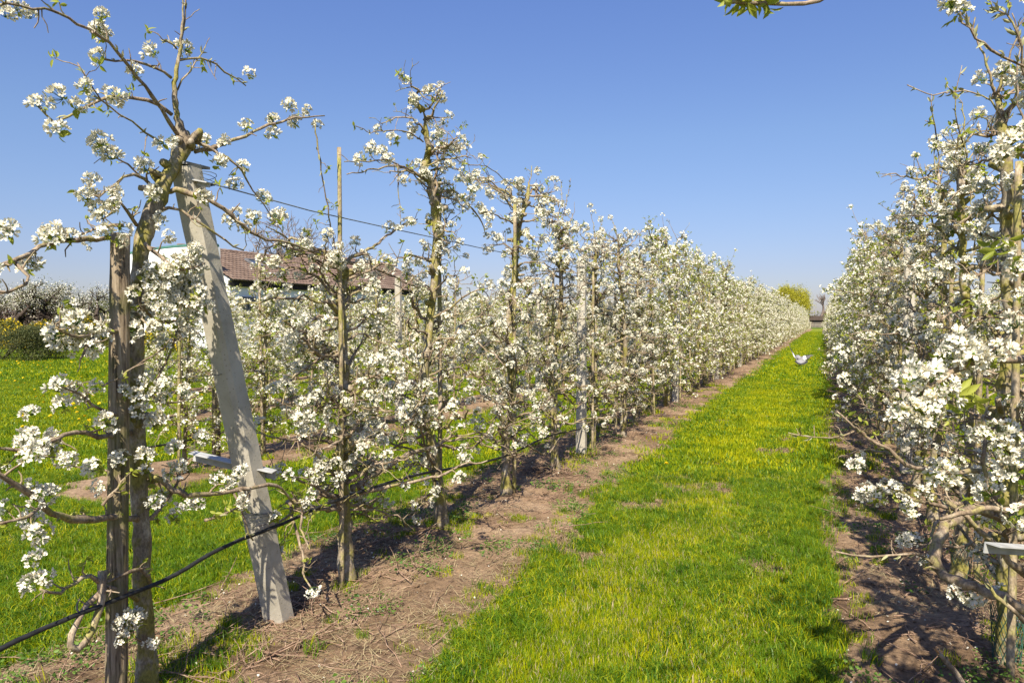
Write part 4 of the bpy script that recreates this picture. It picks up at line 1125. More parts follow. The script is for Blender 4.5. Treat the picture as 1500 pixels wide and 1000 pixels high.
cp = concrete_post("leaning pale concrete post in twig shadow, crossed by a grey metal bar", base, top, 0.135, 0.115)
def rail(p0, p1, w=0.035, th=0.004):
    """angle iron between two points"""
    p0 = np.array(p0); p1 = np.array(p1); g = Geo()
    a = p1 - p0; a /= np.linalg.norm(a); up = np.array([0, 0, 1.0]); up = up - a * up.dot(a); up /= np.linalg.norm(up); s = np.cross(a, up)
    prof = [(0, 0), (w, 0), (w, -th), (th, -th), (th, -w * 0.7), (0, -w * 0.7)]
    V = [p0 + s * x + up * (w * .4 + z) for x, z in prof] + [p1 + s * x + up * (w * .4 + z) for x, z in prof]
    Fc = [(k, (k + 1) % 6, 6 + (k + 1) % 6, 6 + k) for k in range(6)] + [(5, 4, 3, 2, 1, 0), (6, 7, 8, 9, 10, 11)]
    g.add(V, Fc); return g
p0 = at_depth(284, 668, 3.66) - base; p1 = at_depth(404, 696, 3.66) - base
link("crossbar", rail(p0, p1, 0.075).mesh("crossbar", M['metal'], False), cp)
g = Geo()
q0 = at_depth(308, 272, 3.22) - base; q1 = at_depth(255, 262, 3.25) - base
g = rail(q1, q0, 0.032, 0.006); link("bracket", g.mesh("bracket", M['metal'], False), cp)
g = Geo(); box(g, at_x(277, 242, ROW_L) - base, (0.12, 0.13, 0.012), Matrix.Rotation(0.12, 4, 'Y')); link("top_plate", g.mesh("top_plate", M['lead_dark'], False), cp)
g = Geo()
for k in range(5):
    c = (at_x(378, 762 - k * 4, ROW_L) - base); a = np.linspace(0, 2 * PI, 14)
    tube(g, np.stack([c[0] + np.cos(a) * .082, c[1] + np.sin(a) * .085, c[2] + np.sin(a * 1 + k) * 0.01], 1), 0.0014, 4, cap=False)
for k in range(6):
    c = at_x(292 - k, 258 + k * 3, ROW_L) - base; a = np.linspace(0, 2 * PI, 14)
    tube(g, np.stack([c[0] + np.cos(a) * .074, c[1] + np.sin(a) * .076, c[2] + np.cos(a + k) * 0.012], 1), 0.0016, 4, cap=False)
link("wire_tie", g.mesh("wire_tie", M['wire']), cp)
# upright posts
for key, X, y0, lst in (("left", ROW_L, 8.15, 8), ("right", ROW_R, 8.5, 6)):
    for i in range(lst):
        yv = y0 + 5.95 * i
        lab = "%s upright concrete post standing in the %s row" % (["first", "second", "third", "fourth", "fifth", "sixth", "seventh", "eighth"][i], key) if i < 3 else "distant concrete post almost hidden in the blossom of the %s row" % key
        concrete_post(lab, (X + 0.02, yv, -0.03), (X + 0.02 + (0.03 if i else 0), yv, 2.36), 0.115, 0.095, group="upright concrete posts")
for i in range(4):
    concrete_post("slim concrete post %s along the second row to the left" % ["first", "second", "third", "fourth"][i], (row_x(2), 9.6 + i * 6, -0.03), (row_x(2), 9.6 + i * 6, 2.3), 0.11, 0.09, group="upright concrete posts")
# dark end posts of the back rows
for k, wv in ((2, "second"), (3, "third")):
    gg = Geo(); tube(gg, [(0, 0, -.05), (0, 0.01, 0.9), (0.01, 0, 1.9)], [.045, .043, .04], 10, 0, .03, rs)
    tag(link("wooden_post", gg.mesh("wooden_post", M['postwood']), loc=(row_x(k), ROW_START[k] - 0.1, 0)), "dark wooden end post of the %s row to the left" % wv, "post")
# metal bar at right edge
p0 = at_depth(1441, 802, 1.90); p1 = at_depth(1590, 812, 2.05)
tag(link("metal_bar", rail(p0, p1, 0.042).mesh("metal_bar", M['metal'], False)), "pale grey metal bar sticking in from the right edge of the picture", "bar")

# wires and hoses, one per row
def line_obj(name, P, r, mat, label, cat, sides=5, group=None):
    g = Geo(); tube(g, P, r, sides); return tag(link(name, g.mesh(name, mat)), label, cat, group)
def sag(X, y0, y1, z, amp, step, seed, n=None, posts=5.95, off=8.15):
    ys = np.arange(y0, y1, step); r = np.random.default_rng(seed)
    ph = ((ys - off) % posts) / posts
    zz = z - amp * 4 * ph * (1 - ph) * 0.6 + amp * 0.5 * np.array(fbm(ys * 0.9, ys * 0 + seed, seed, 2))
    xx = X + 0.04 * np.array(fbm(ys * 0.7, ys * 0 + 3, seed + 4, 2))
    return np.stack([xx, ys, zz], 1)
w0 = at_x(306, 268, ROW_L + 0.05)
P = sag(ROW_L + 0.05, w0[1], 150, w0[2] - .02, 0.02, 0.7, 1); P[0] = w0
line_obj("trellis_wire", P, 0.0032, M['wire'], "thin top wire running from the leaning concrete post along the left row", "wire", 4)
line_obj("trellis_wire", sag(ROW_L + .03, 2.0, 60, 1.35, 0.02, 0.7, 2), 0.0016, M['wire'], "thin middle wire strung through the left row at chest height", "wire", 4)
line_obj("trellis_wire", sag(ROW_R, 1, 150, 2.2, 0.02, 0.7, 3), 0.0022, M['wire'], "thin top wire strung along the right row", "wire", 4)
hp = [at_x(-60, 985, ROW_L + 0.12), at_x(0, 950, ROW_L + 0.12), at_x(100, 905, ROW_L + 0.12), at_x(238, 850, ROW_L + 0.12), at_x(330, 800, ROW_L + 0.1), at_x(410, 768, ROW_L + 0.1), at_x(500, 730, ROW_L + 0.1), at_x(600, 698, ROW_L + 0.08), at_x(680, 682, ROW_L + 0.06), at_x(740, 668, ROW_L + 0.06), at_x(800, 640, ROW_L + .05), at_x(850, 628, ROW_L + .05)]
tail = sag(ROW_L + 0.05, hp[-1][1] + 1.2, 90, 0.42, 0.12, 0.6, 4)
P = np.vstack([resample(hp, 60, 0.001, rs), tail])
line_obj("drip_hose", P, 0.0095, M['hose'], "black irrigation hose sagging along the left row in front of the trunks", "hose", 8)
line_obj("drip_hose", sag(row_x(2) + .05, 4.6, 60, 0.45, 0.14, 0.4, 5), 0.0095, M['hose'], "black irrigation hose along the second row to the left", "hose", 6)
line_obj("drip_hose", sag(row_x(3) + .05, 8.2, 50, 0.45, 0.14, 0.4, 6), 0.0095, M['hose'], "black irrigation hose along the third row to the left", "hose", 6)
line_obj("drip_hose", sag(ROW_R - .02, 1.5, 80, 0.42, 0.12, 0.5, 7), 0.0095, M['hose'], "black irrigation hose along the right row behind the low branches", "hose", 6)

# broken branch stump lying at the lower right, green net guard
g = Geo(); P = resample([at_z(1430, 1040, .05), at_z(1410, 1000, 0.10), at_z(1390, 972, 0.17), at_z(1374, 955, 0.24)], 10, .002, rs)
tube(g, P, np.linspace(.013, .010, 10), 8, 0, .08, rs)
e = P[-1]; ddv = P[-1] - P[-2]; ddv /= np.linalg.norm(ddv)
st = thing("broken_branch", "broken pruned branch with a torn orange tip on the soil at lower right", "branch", tuple(P[0]))
link("stem", (lambda gg: gg)(g).mesh("stem", M['twig']), st).location = tuple(-P[0])
g = Geo()
for k in range(7):
    o_ = rs.normal(0, .004, 3); tube(g, [e + o_ - ddv * .005, e + o_ * 1.6 + ddv * rs.uniform(.008, .035)], [.004, .0008], 4)
link("torn_tip", g.mesh("torn_tip", M['cutwood']), st).location = tuple(-P[0])
g = Geo(); R = 0.05
nb_ = at_z(1461, 940, 0.0); cx, cy = ROW_R, rbase[3]
for k in range(14):
    for sgn in (1, -1):
        t = np.linspace(0, 1, 8); a = k * 2 * PI / 14 + sgn * t * 1.6
        tube(g, np.stack([np.cos(a) * (R + .012 * t), np.sin(a) * (R + .012 * t), t * .24], 1), .0014, 3, cap=False)
tag(link("trunk_guard", g.mesh("trunk_guard", M['net']), loc=(cx, cy, 0.01)), "green plastic net guard around the foot of a right row trunk", "net guard")
g2 = g
tag(link("trunk_guard", bpy.data.meshes["trunk_guard"], loc=(ROW_R, rbase[2], 0.02), scl=1.1), "green plastic net guard low at the trunk nearest the right edge", "net guard")

# ------------------------------------------------------------------ dandelions
def dandelion_geo(rng):
    g = Geo()
    for k in range(3):
        rr = 0.019 - k * .005; n = 9
        a = np.arange(n) * 2 * PI / n + k * .3
        for x in a:
            d = np.array([math.cos(x), math.sin(x), 0.25 + k * .5]); s = np.array([-math.sin(x), math.cos(x), 0]) * .004
            c = np.array([0, 0, .07 + k * .002]); g.add([c - s * .4, c + d * rr - s, c + d * rr + s, c + s * .4], [(0, 1, 2, 3)], 0)
    tube(g, [(0, 0, -.01), (0, 0, .07)], [.0018, .0015], 4, 1)
    return g.mesh("dandelion", [M['dandelion'], M['weed']])
DM = [dandelion_geo(rs) for _ in range(3)]
x = []; y = []
r = np.random.default_rng(31)
for i in range(210):
    px = r.uniform(-60, 330); py = 533 + 110 * r.random() ** 3.2
    p = at_z(px, py); x.append(p[0]); y.append(p[1])
x = np.array(x); y = np.array(y); k = in_soil(x, y) < 0; x = x[k]; y = y[k]; m = len(x)
scatter("dandelions", np.stack([x, y, gz(x, y)], 1), r.normal(0, .25, (m, 3)), np.repeat(r.uniform(1.0, 1.7, m)[:, None], 3, 1), r.integers(0, 3, m), [("dandelion", d) for d in DM], "stuff", "yellow dandelions dotted over the garden lawn at the left", "flowers")
for (px, py, lab) in ((976, 690, "single yellow dandelion in the middle of the near grass lane"), (1178, 512, "yellow dandelion in the far lane just above the flying pigeon"), (1146, 530, "yellow dandelion left of the pigeon in the lane"), (1188, 530, "yellow dandelion right of the pigeon in the lane"), (280, 652, "yellow dandelion in the grass left of the leaning concrete post")):
    p = at_z(px, py); tag(link("dandelion", DM[0], loc=(p[0], p[1], float(gz(p[0], p[1]))), scl=1.25 if py > 600 else 2.0), lab, "flower")

# ------------------------------------------------------------------ wood pigeon in flight over the lane
def pigeon():
    c = at_z(1172, 537, 0.0); d = _f.dot(c - CAMP)
    pos = at_depth(1170, 524, d * 0.985)
    Mg = mat_noise("pigeon_grey", [(0.3, (0.19, 0.185, 0.20)), (0.7, (0.27, 0.26, 0.28))], 30)
    Md = mat_noise("pigeon_dark", [(0.3, (0.02, 0.02, 0.022)), (0.7, (0.05, 0.05, 0.055))], 30)
    Mp = mat_noise("pigeon_primary", [(0.3, (0.08, 0.078, 0.08)), (0.7, (0.13, 0.125, 0.13))], 30)
    Mw = mat_noise("pigeon_white", [(0.3, (0.75, 0.75, 0.74)), (0.7, (0.85, 0.85, 0.84))], 30)
    root = thing("wood_pigeon", "grey wood pigeon with white wing patches flying low over the lane", "bird", tuple(pos), YAW)
    root.scale = (1.2, 1.2, 1.2)
    # local: +Y away from the camera (heading), wings along X, body nose up and tail fanned toward us
    g = Geo(); P = resample([(0, -.10, -.03), (0, -.05, -.015), (0, .02, 0), (0, .09, .015), (0, .14, .035), (0, .175, .05)], 14)
    u = np.linspace(0, 1, 14); tube(g, P, np.interp(u, [0, .2, .5, .75, .88, 1], [.03, .06, .075, .052, .036, .014]), 12)
    link("body", g.mesh("body", Mg), root)
    g = Geo(); tube(g, [(0, .185, .05), (0, .205, .045)], [.006, .002], 6); link("beak", g.mesh("beak", M['cutwood']), root)
    # tail: a fan with a dark end band
    g = Geo()
    n = 9
    for k in range(n):
        a = math.radians(-58 + 116 * k / (n - 1)); dx, dz = math.sin(a), -math.cos(a)
        s = np.array([math.cos(a), 0, math.sin(a)]) * .018
        def Q(r): return np.array([dx * r, -.10 - r * .45, -.03 + dz * r * .75])
        t = .0015 * (k % 2)
        o_ = np.array([0, -t, t])
        g.add([Q(0) - s * .3 + o_, Q(0) + s * .3 + o_, Q(.15) + s * 1.7 + o_, Q(.15) - s * 1.7 + o_, Q(.205) + s * 2.2 + o_, Q(.205) - s * 2.2 + o_], [(0, 1, 2, 3), (3, 2, 4, 5)], [0, 1])
    link("tail", g.mesh("tail", [Mg, Md]), root)
    for sg in (-1, 1):
        if sg < 0: J = [(-.03, .05, .02), (-.12, .04, .12), (-.18, .05, .22), (-.25, .0, .31)]
        else: J = [(.03, .05, .02), (.13, .04, .05), (.22, .05, .075), (.33, .0, .085)]
        J = np.array(J); g = Geo(); 
        q = resample(J, 12)
        ch = np.interp(np.linspace(0, 1, 12), [0, .4, .7, .9, 1], [.15, .17, .17, .11, .04])
        nrm = np.array([0, -.55, -.8]) ; nrm /= np.linalg.norm(nrm)
        V = []
        for i in range(12):
            V += [q[i], q[i] + nrm * ch[i] * .5 + np.array([0, .012, .012]), q[i] + nrm * ch[i]]
            V += [q[i] + nrm * ch[i] * .5 + np.array([0, -.004, -.004])]
        Fc = []; mt = []
        for i in range(11):
            a = i * 4; mm = 0 if i < 4 else (1 if i < 7 else 2)
            Fc += [(a, a + 4, a + 5, a + 1), (a + 1, a + 5, a + 6, a + 2), (a + 2, a + 6, a + 7, a + 3), (a + 3, a + 7, a + 4, a)]; mt += [mm] * 4
        g.add(V, Fc, mt)
        for k in range(7):       # finger-like primaries
            i = 8 + k // 2; b0 = q[min(i, 11)]; dd = (q[11] - q[8]) / np.linalg.norm(q[11] - q[8]) * (.4 + .12 * k) + nrm * (.9 - .12 * k); dd /= np.linalg.norm(dd)
            s = np.cross(dd, nrm); s = np.cross(dd, np.cross(nrm, np.array([1, 0, 0]))) ; s = nrm * .012
            g.add([b0 - s, b0 + s, b0 + dd * .10 + s * .6, b0 + dd * .12], [(0, 1, 2, 3)], 2)
        link("wing", g.mesh("wing", [Mg, Mw, Mp]), root)
pigeon()

# ------------------------------------------------------------------ farmhouse
M['fence'] = mat_noise("pale_fence_wood", [(0.3, (0.32, 0.27, 0.20)), (0.7, (0.50, 0.44, 0.35))], 6, stretch=(1, 1, .2))
M['wall'] = mat_noise("white_render", [(0.3, (0.68, 0.69, 0.70)), (0.7, (0.80, 0.80, 0.80))], 2, 5, 0.1, 0.005)
M['tile'] = mat_noise("clay_tile", [(0.25, (0.15, 0.10, 0.075)), (0.5, (0.24, 0.165, 0.125)), (0.75, (0.32, 0.24, 0.19))], 1.4, 6, 0.2, 0.01, fine=(14, 0.7))
M['trim'] = mat_noise("green_trim", [(0.3, (0.03, 0.10, 0.08)), (0.7, (0.06, 0.15, 0.12))], 4)
M['dark'] = mat_noise("dark_board", [(0.3, (0.015, 0.014, 0.013)), (0.7, (0.035, 0.03, 0.028))], 4)
M['lead'] = mat_noise("lead_frame", [(0.3, (0.10, 0.10, 0.11)), (0.7, (0.17, 0.17, 0.18))], 8)
M['glass'], nt_, b_ = new_mat("window_glass"); b_.inputs["Base Color"].default_value = (0.05, 0.06, 0.07, 1); b_.inputs["Roughness"].default_value = 0.08; b_.inputs["Specular IOR Level"].default_value = 0.8
def tiled_slope(e0, e1, r0, r1, pitch_c=0.33, tw=0.30):
    """pantile slope: eave e0-e1, ridge r0-r1; stepped courses with a rolled profile"""
    e0, e1, r0, r1 = map(np.array, (e0, e1, r0, r1)); g = Geo()
    Ls = np.linalg.norm(r0 - e0); nc = int(Ls / pitch_c); W = np.linalg.norm(e1 - e0); nw = int(W / tw) * 4
    nrm = np.cross(e1 - e0, r0 - e0); nrm = nrm / np.linalg.norm(nrm); 
    if nrm[2] < 0: nrm = -nrm
    u = np.linspace(0, 1, nw + 1)
    roll = 0.035 * np.abs(np.sin(u * W / tw * PI)) 
    for c in range(nc):
        t0, t1 = c / nc, (c + 1) / nc
        A = (e0 * (1 - t0) + r0 * t0)[None] * (1 - u[:, None]) + (e1 * (1 - t0) + r1 * t0)[None] * u[:, None]
        B = (e0 * (1 - t1) + r0 * t1)[None] * (1 - u[:, None]) + (e1 * (1 - t1) + r1 * t1)[None] * u[:, None]
        V = np.concatenate([A, A + nrm * (0.055 + roll[:, None]), B + nrm * (0.012 + roll[:, None])])
        n1 = nw + 1
        Fc = [(i, i + 1, n1 + i + 1, n1 + i) for i in range(nw)] + [(n1 + i, n1 + i + 1, 2 * n1 + i + 1, 2 * n1 + i) for i in range(nw)]
        g.add(V, Fc)
    return g
def house():
    root = thing("farmhouse", "white farmhouse with brown tiled roof and two skylights beyond the orchard rows", "house", (-34.4, 34, 0))
    O = np.array([-34.4, 34, 0])
    def part(nm, g, m, par=root, sm=False): return link(nm, g.mesh(nm, m, sm), par)
    x0, x1 = -38.4, -30.4
    # body 1
    Y0, Y1, ez, rz = 30.6, 41.5, 4.0, 5.95
    g = Geo(); box(g, np.array([(x0 + x1) / 2, (Y0 + Y1) / 2, ez / 2 - .05]) - O, (x1 - x0 - .5, Y1 - Y0 - .3, ez + .1)); part("wall", g, M['wall'])
    g = Geo(); xm = (x0 + x1) / 2
    for yy in (Y0 + .15, Y1 - .15):
        g.add(np.array([(x0 + .25, yy, ez), (x1 - .25, yy, ez), (xm, yy, rz - .08)]) - O, [(0, 1, 2)])
    part("gable", g, M['wall'])
    for a, nm in ((x1, 1), (x0, -1)):
        g = tiled_slope(np.array((a + .15 * nm, Y0, ez - .1)) - O, np.array((a + .15 * nm, Y1, ez - .1)) - O, np.array((xm, Y0, rz)) - O, np.array((xm, Y1, rz)) - O)
        r_ = part("roof", g, M['tile'], sm=True)
        if nm == 1:
            for yy in (34.9, 36.4):
                g = Geo(); t = .58; c = np.array([a * (1 - t) + xm * t, yy, (ez) * (1 - t) + rz * t]) - O
                rot = Matrix.Rotation(math.atan2(rz - ez, abs(a - xm)), 4, 'Y')
                for dx, dy, sx, sy in ((-.45, 0, .10, .86), (.45, 0, .10, .86), (0, -.38, .80, .10), (0, .38, .80, .10)):
                    off = rot @ Vector((dx, dy, .12)); box(g, c + np.array(off), (sx, sy, .12), rot)
                f_ = part("skylight", g, M['lead'])
                g = Geo(); off = rot @ Vector((0, 0, .13)); box(g, c + np.array(off), (.8, .66, .02), rot); part("pane", g, M['glass'], f_)
    g = Geo(); box(g, np.array([x1 - .12, (Y0 + Y1) / 2, ez - .28]) - O, (.16, Y1 - Y0, .30)); part("eave_board", g, M['dark'])
    g = Geo()
    for k in range(24): tube(g, [np.array([xm, Y0 + k * (Y1 - Y0) / 24, rz + .03]) - O, np.array([xm, Y0 + (k + 1.05) * (Y1 - Y0) / 24, rz + .05]) - O], [.11, .12], 8)
    part("ridge_tile", g, M['tile'])["kind"] = "stuff"
    # body 2, longer and a little higher
    Y2, Y3, ez2, rz2 = 41.5, 54.0, 4.1, 6.55
    g = Geo(); box(g, np.array([xm, (Y2 + Y3) / 2, ez2 / 2 - .05]) - O, (x1 - x0 - .6, Y3 - Y2 - .4, ez2 + .1)); part("wall", g, M['wall'])
    g = Geo(); g.add(np.array([(x0 + .3, Y2 + .1, ez2), (x1 - .3, Y2 + .1, ez2), (xm, Y2 + .1, rz2 - .1)]) - O, [(0, 1, 2)]); part("gable", g, M['tile'])
    hip = 1.6
    for a, nm in ((x1, 1), (x0, -1)):
        g = tiled_slope(np.array((a + .15 * nm, Y2, ez2 - .1)) - O, np.array((a + .15 * nm, Y3, ez2 - .1)) - O, np.array((xm, Y2, rz2)) - O, np.array((xm, Y3 - hip, rz2)) - O); part("roof", g, M['tile'], sm=True)
    g = tiled_slope(np.array((x1, Y3, ez2 - .1)) - O, np.array((x0, Y3, ez2 - .1)) - O, np.array((xm + .01, Y3 - hip, rz2)) - O, np.array((xm - .01, Y3 - hip, rz2)) - O); part("roof", g, M['tile'], sm=True)
    g = Geo(); box(g, np.array([x1 - .12, (Y2 + Y3) / 2, ez2 - .28]) - O, (.16, Y3 - Y2, .28)); part("eave_board", g, M['dark'])
    # windows along the lane-facing wall
    for yy in (32.2, 34.8, 37.0, 39.4, 43, 46, 49):
        g = Geo(); X = x1 - .25 + (0 if yy < 41.5 else -.05)
        for dy, dz, sy, sz in ((-.5, 0, .09, 1.2), (.5, 0, .09, 1.2), (0, .6, 1.09, .09), (0, -.6, 1.09, .09), (0, 0, .05, 1.12)): box(g, np.array([X + .03, yy + dy, 2.35 + dz]) - O, (.08, sy, sz))
        f_ = part("window", g, M['lead']); g = Geo(); box(g, np.array([X + .012, yy, 2.35]) - O, (.02, .92, 1.12)); part("pane", g, M['glass'], f_)
    # white front with a shallow curved parapet and green edge
    g = Geo(); n = 16; Yf = 30.2
    xs_ = np.linspace(x0 - .3, x1 - .7, n); tz = 5.45 + 0.35 * (1 - ((xs_ - (xm + 1)) / 5.2) ** 2)
    V = []
    for yy in (Yf, Yf + .35):
        for xx, zz in zip(xs_, tz): V += [(xx, yy, -.1), (xx, yy, zz)]
    V = np.array(V) - O; Fc = []
    for i in range(n - 1):
        a = 2 * i; b = 2 * n + 2 * i; Fc += [(a, a + 2, a + 3, a + 1), (b, b + 1, b + 3, b + 2), (a + 1, a + 3, b + 3, b + 1)]
    Fc += [(0, 1, 2 * n + 1, 2 * n), (2 * n - 2, 4 * n - 2, 4 * n - 1, 2 * n - 1)]
    g.add(V, Fc); part("front_wall", g, M['wall'])
    g = Geo(); tube(g, np.stack([xs_, np.full(n, Yf + .15), tz + .05], 1) - O, .14, 6); part("parapet_edge", g, M['trim'])
    # arched window in the front
    for cx_ in (-36.2, -33.0):
        g = Geo(); a = np.linspace(0, PI, 11); rr = .55; cz = 2.7
        Vo = [(cx_ + math.cos(t) * rr, Yf - .02, cz + math.sin(t) * rr) for t in a]; Vi = [(cx_ + math.cos(t) * .43, Yf - .02, cz + math.sin(t) * .43) for t in a]
        Vo = [(cx_ + rr, Yf - .02, 1.5)] + Vo + [(cx_ - rr, Yf - .02, 1.5)]; Vi = [(cx_ + .43, Yf - .02, 1.6)] + Vi + [(cx_ - .43, Yf - .02, 1.6)]
        nn = len(Vo); Vb = [(x, Yf - .08, z) for x, y, z in Vo]; Vc = [(x, Yf - .08, z) for x, y, z in Vi]
        g.add(np.array(Vb + Vc + Vo) - O, [(i, i + 1, nn + i + 1, nn + i) for i in range(nn - 1)] + [(i, 2 * nn + i, 2 * nn + i + 1, i + 1) for i in range(nn - 1)])
        f_ = part("window", g, M['fence']); g = Geo(); g.add(np.array(Vi) + np.array([0, -.01, 0]) - O, [tuple(range(nn))]); part("pane", g, M['glass'], f_)
    g = Geo(); tube(g, np.array([(x0 - .45, Yf - .1, -.1), (x0 - .45, Yf - .1, 5.2)]) - O, .06, 8); part("downpipe", g, M['wall'])
house()

# ------------------------------------------------------------------ background trees
def leafy(points, rng, size, mesh_name, mat, aspect=0.5):
    P = np.asarray(points); n = len(P)
    d = rng.normal(0, 1, (n, 3)); d /= np.linalg.norm(d, axis=1, keepdims=True)
    s = np.cross(d, rng.normal(0, 1, (n, 3))); s /= np.linalg.norm(s, axis=1, keepdims=True)
    l = size * rng.uniform(.6, 1.3, (n, 1)); w = l * aspect
    V = np.stack([P - s * w * .5, P + d * l * .5 - s * w * .1, P + d * l, P + d * l * .5 + s * w * .9], 1).reshape(-1, 3)
    me = bpy.data.meshes.new(mesh_name)
    me.from_pydata(V.tolist(), [], np.arange(4 * n).reshape(-1, 4).tolist()); me.materials.append(mat); me.update(); return me

def branching(rng, H, trunk_h, spread, levels=5, r0=0.2, up=0.6, nch=(3, 4), min_r=0.01, sides=5, ratio=0.62, droop=0.0):
    g = Geo(); tips = []
    def grow(p, d, L, r, lev):
        P = [p]
        for i in range(4):
            d = d + rng.normal(0, .13, 3) + np.array([0, 0, -droop * (1 if lev < levels - 1 else 0)]); d /= np.linalg.norm(d); P.append(P[-1] + d * L / 4)
        tube(g, P, np.linspace(r, r * .62, 5), max(3, sides - (levels - lev) // 1), 0, cap=False)
        if lev == 0 or r * .6 < min_r:
            tips.append((P[-1], d)); tips.append((P[2], d)); return
        for k in range(int(rng.integers(nch[0], nch[1] + 1))):
            q = P[int(rng.integers(2, 5))]
            e = rng.normal(0, 1, 3); e = e - d * e.dot(d); e /= np.linalg.norm(e)
            dd = d * .75 + e * spread * rng.uniform(.6, 1.2) + np.array([0, 0, up * .25]); dd /= np.linalg.norm(dd)
            grow(q, dd, L * ratio * rng.uniform(.8, 1.2), r * .6, lev - 1)
    grow(np.array([0, 0, -.1]), np.array([0, 0, 1.0]), trunk_h, r0, levels)
    return g, tips
M['greybark'] = mat_noise("grey_bark", [(0.3, (0.12, 0.09, 0.075)), (0.7, (0.24, 0.19, 0.16))], 5)
M['darkbark'] = mat_noise("dark_bark", [(0.3, (0.03, 0.02, 0.015)), (0.7, (0.08, 0.06, 0.045))], 5)
M['willow'] = mat_thin("willow_leaf", (0.30, 0.29, 0.02), (0.46, 0.42, 0.04), 0.35, None, 0.6, 0.4)
M['evergreen'] = mat_thin("hedge_leaf", (0.045, 0.06, 0.018), (0.11, 0.11, 0.035), 0.15, None, 0.6, 4)
M['bushgreen'] = mat_thin("bush_leaf", (0.07, 0.085, 0.02), (0.15, 0.16, 0.04), 0.25, None, 0.6, 2)
M['forsythia'] = mat_thin("forsythia_yellow", (0.62, 0.42, 0.01), (0.80, 0.60, 0.02), 0.25)
M['redleaf'] = mat_thin("purple_leaf", (0.05, 0.018, 0.02), (0.12, 0.05, 0.045), 0.25)

def bare_tree(px, d, H, seed, label, spread=.75, levels=6, r0=.22):
    rng = np.random.default_rng(seed); p = at_depth(px, 470, d); p[2] = 0
    g, tips = branching(rng, H, H * .26, spread, levels, r0, .7, (3, 4), .006, 5, .70)
    root = thing("bare_tree", label, "tree", tuple(p))
    V = np.concatenate(g.v); s = H / V[:, 2].max(); g.v = [V * s]
    nt = 5 * 8
    link("crown", g.mesh("crown", M['greybark'], True), root)
    gg = Geo(); tube(gg, [(0, 0, -.1), (0, 0, H * .16)], [r0 * 1.15, r0 * 1.02], 8); link("trunk", gg.mesh("trunk", M['greybark']), root)
    return root
bare_tree(432, 72, 12.6, 3, "broad leafless tree rising behind the farmhouse roof", .8, 6, .3)
bare_tree(1199, 190, 9.0, 6, "distant leafless tree at the end of the grass lane", .55, 5, .3)
def willow():
    rng = np.random.default_rng(12); p = at_depth(1156, 470, 185); p[2] = 0
    root = thing("willow_tree", "round yellow-green willow beyond the far end of the left row", "tree", tuple(p))
    g, tips = branching(rng, 9, 2.6, .8, 4, .35, .5, (3, 4), .02, 5, .68)
    V = np.concatenate(g.v); V *= 8.0 / V[:, 2].max(); g.v = [V]; link("trunk", g.mesh("trunk", M['greybark']), root)
    n = 26000
    a = rng.uniform(0, 2 * PI, n); ph = np.arccos(rng.uniform(-.75, 1, n)); rr = rng.uniform(.45, 1, n) ** .5
    lump = 1 + .12 * (rng.random(n) ** 6) * 3 * (rng.random(n) < .5) + .16 * np.sin(a * 3 + 1) * np.sin(ph * 3) + .10 * np.sin(a * 7 + 2) * np.sin(ph * 5) + rng.normal(0, .025, n)
    P = np.stack([np.cos(a) * np.sin(ph) * 5.4 * rr * lump, np.sin(a) * np.sin(ph) * 5.4 * rr * lump, 5.4 + np.cos(ph) * 4.9 * rr * lump], 1)
    o = link("crown", leafy(P, rng, .42, "crown", M['willow'], .3), root)
willow()
def old_fruit_tree(px, d, H, seed, label):
    rng = np.random.default_rng(seed); p = at_depth(px, 470, d); p[2] = 0
    root = thing("fruit_tree", label, "tree", tuple(p), 0, "old blossoming garden trees")
    g, tips = branching(rng, H, H * .33, 1.15, 5, .17, .1, (3, 4), .012, 5, .72, 0.03)
    V = np.concatenate(g.v); s = H * .95 / V[:, 2].max(); g.v = [V * s]; link("trunk", g.mesh("trunk", M['darkbark']), root)
    T = np.array([t[0] for t in tips]) * s
    T = T[T[:, 2] > H * .52]
    P = np.repeat(T, 6, 0) + rng.normal(0, .16, (len(T) * 6, 3))
    link("blossoms", leafy(P, rng, .065, "blossoms", M['petal'], .8), root)["kind"] = "stuff"
    P = np.repeat(T, 5, 0) + rng.normal(0, .18, (len(T) * 5, 3)); link("leaves", leafy(P, rng, .09, "leaves", M['bushgreen'], .5), root)["kind"] = "stuff"
old_fruit_tree(22, 42, 4.3, 2, "old white-blossomed tree with dark leaning trunk at the far left edge")
old_fruit_tree(102, 45, 4.2, 3, "old spreading blossom tree behind the picket fence, left of the wooden post")
old_fruit_tree(150, 50, 4.3, 4, "blossom tree just behind the thick wooden end post, far off")
old_fruit_tree(-40, 50, 4.6, 7, "old blossom tree beyond the left edge of the picture")
old_fruit_tree(62, 60, 4.9, 9, "pale blossom tree furthest back between the two old trees")

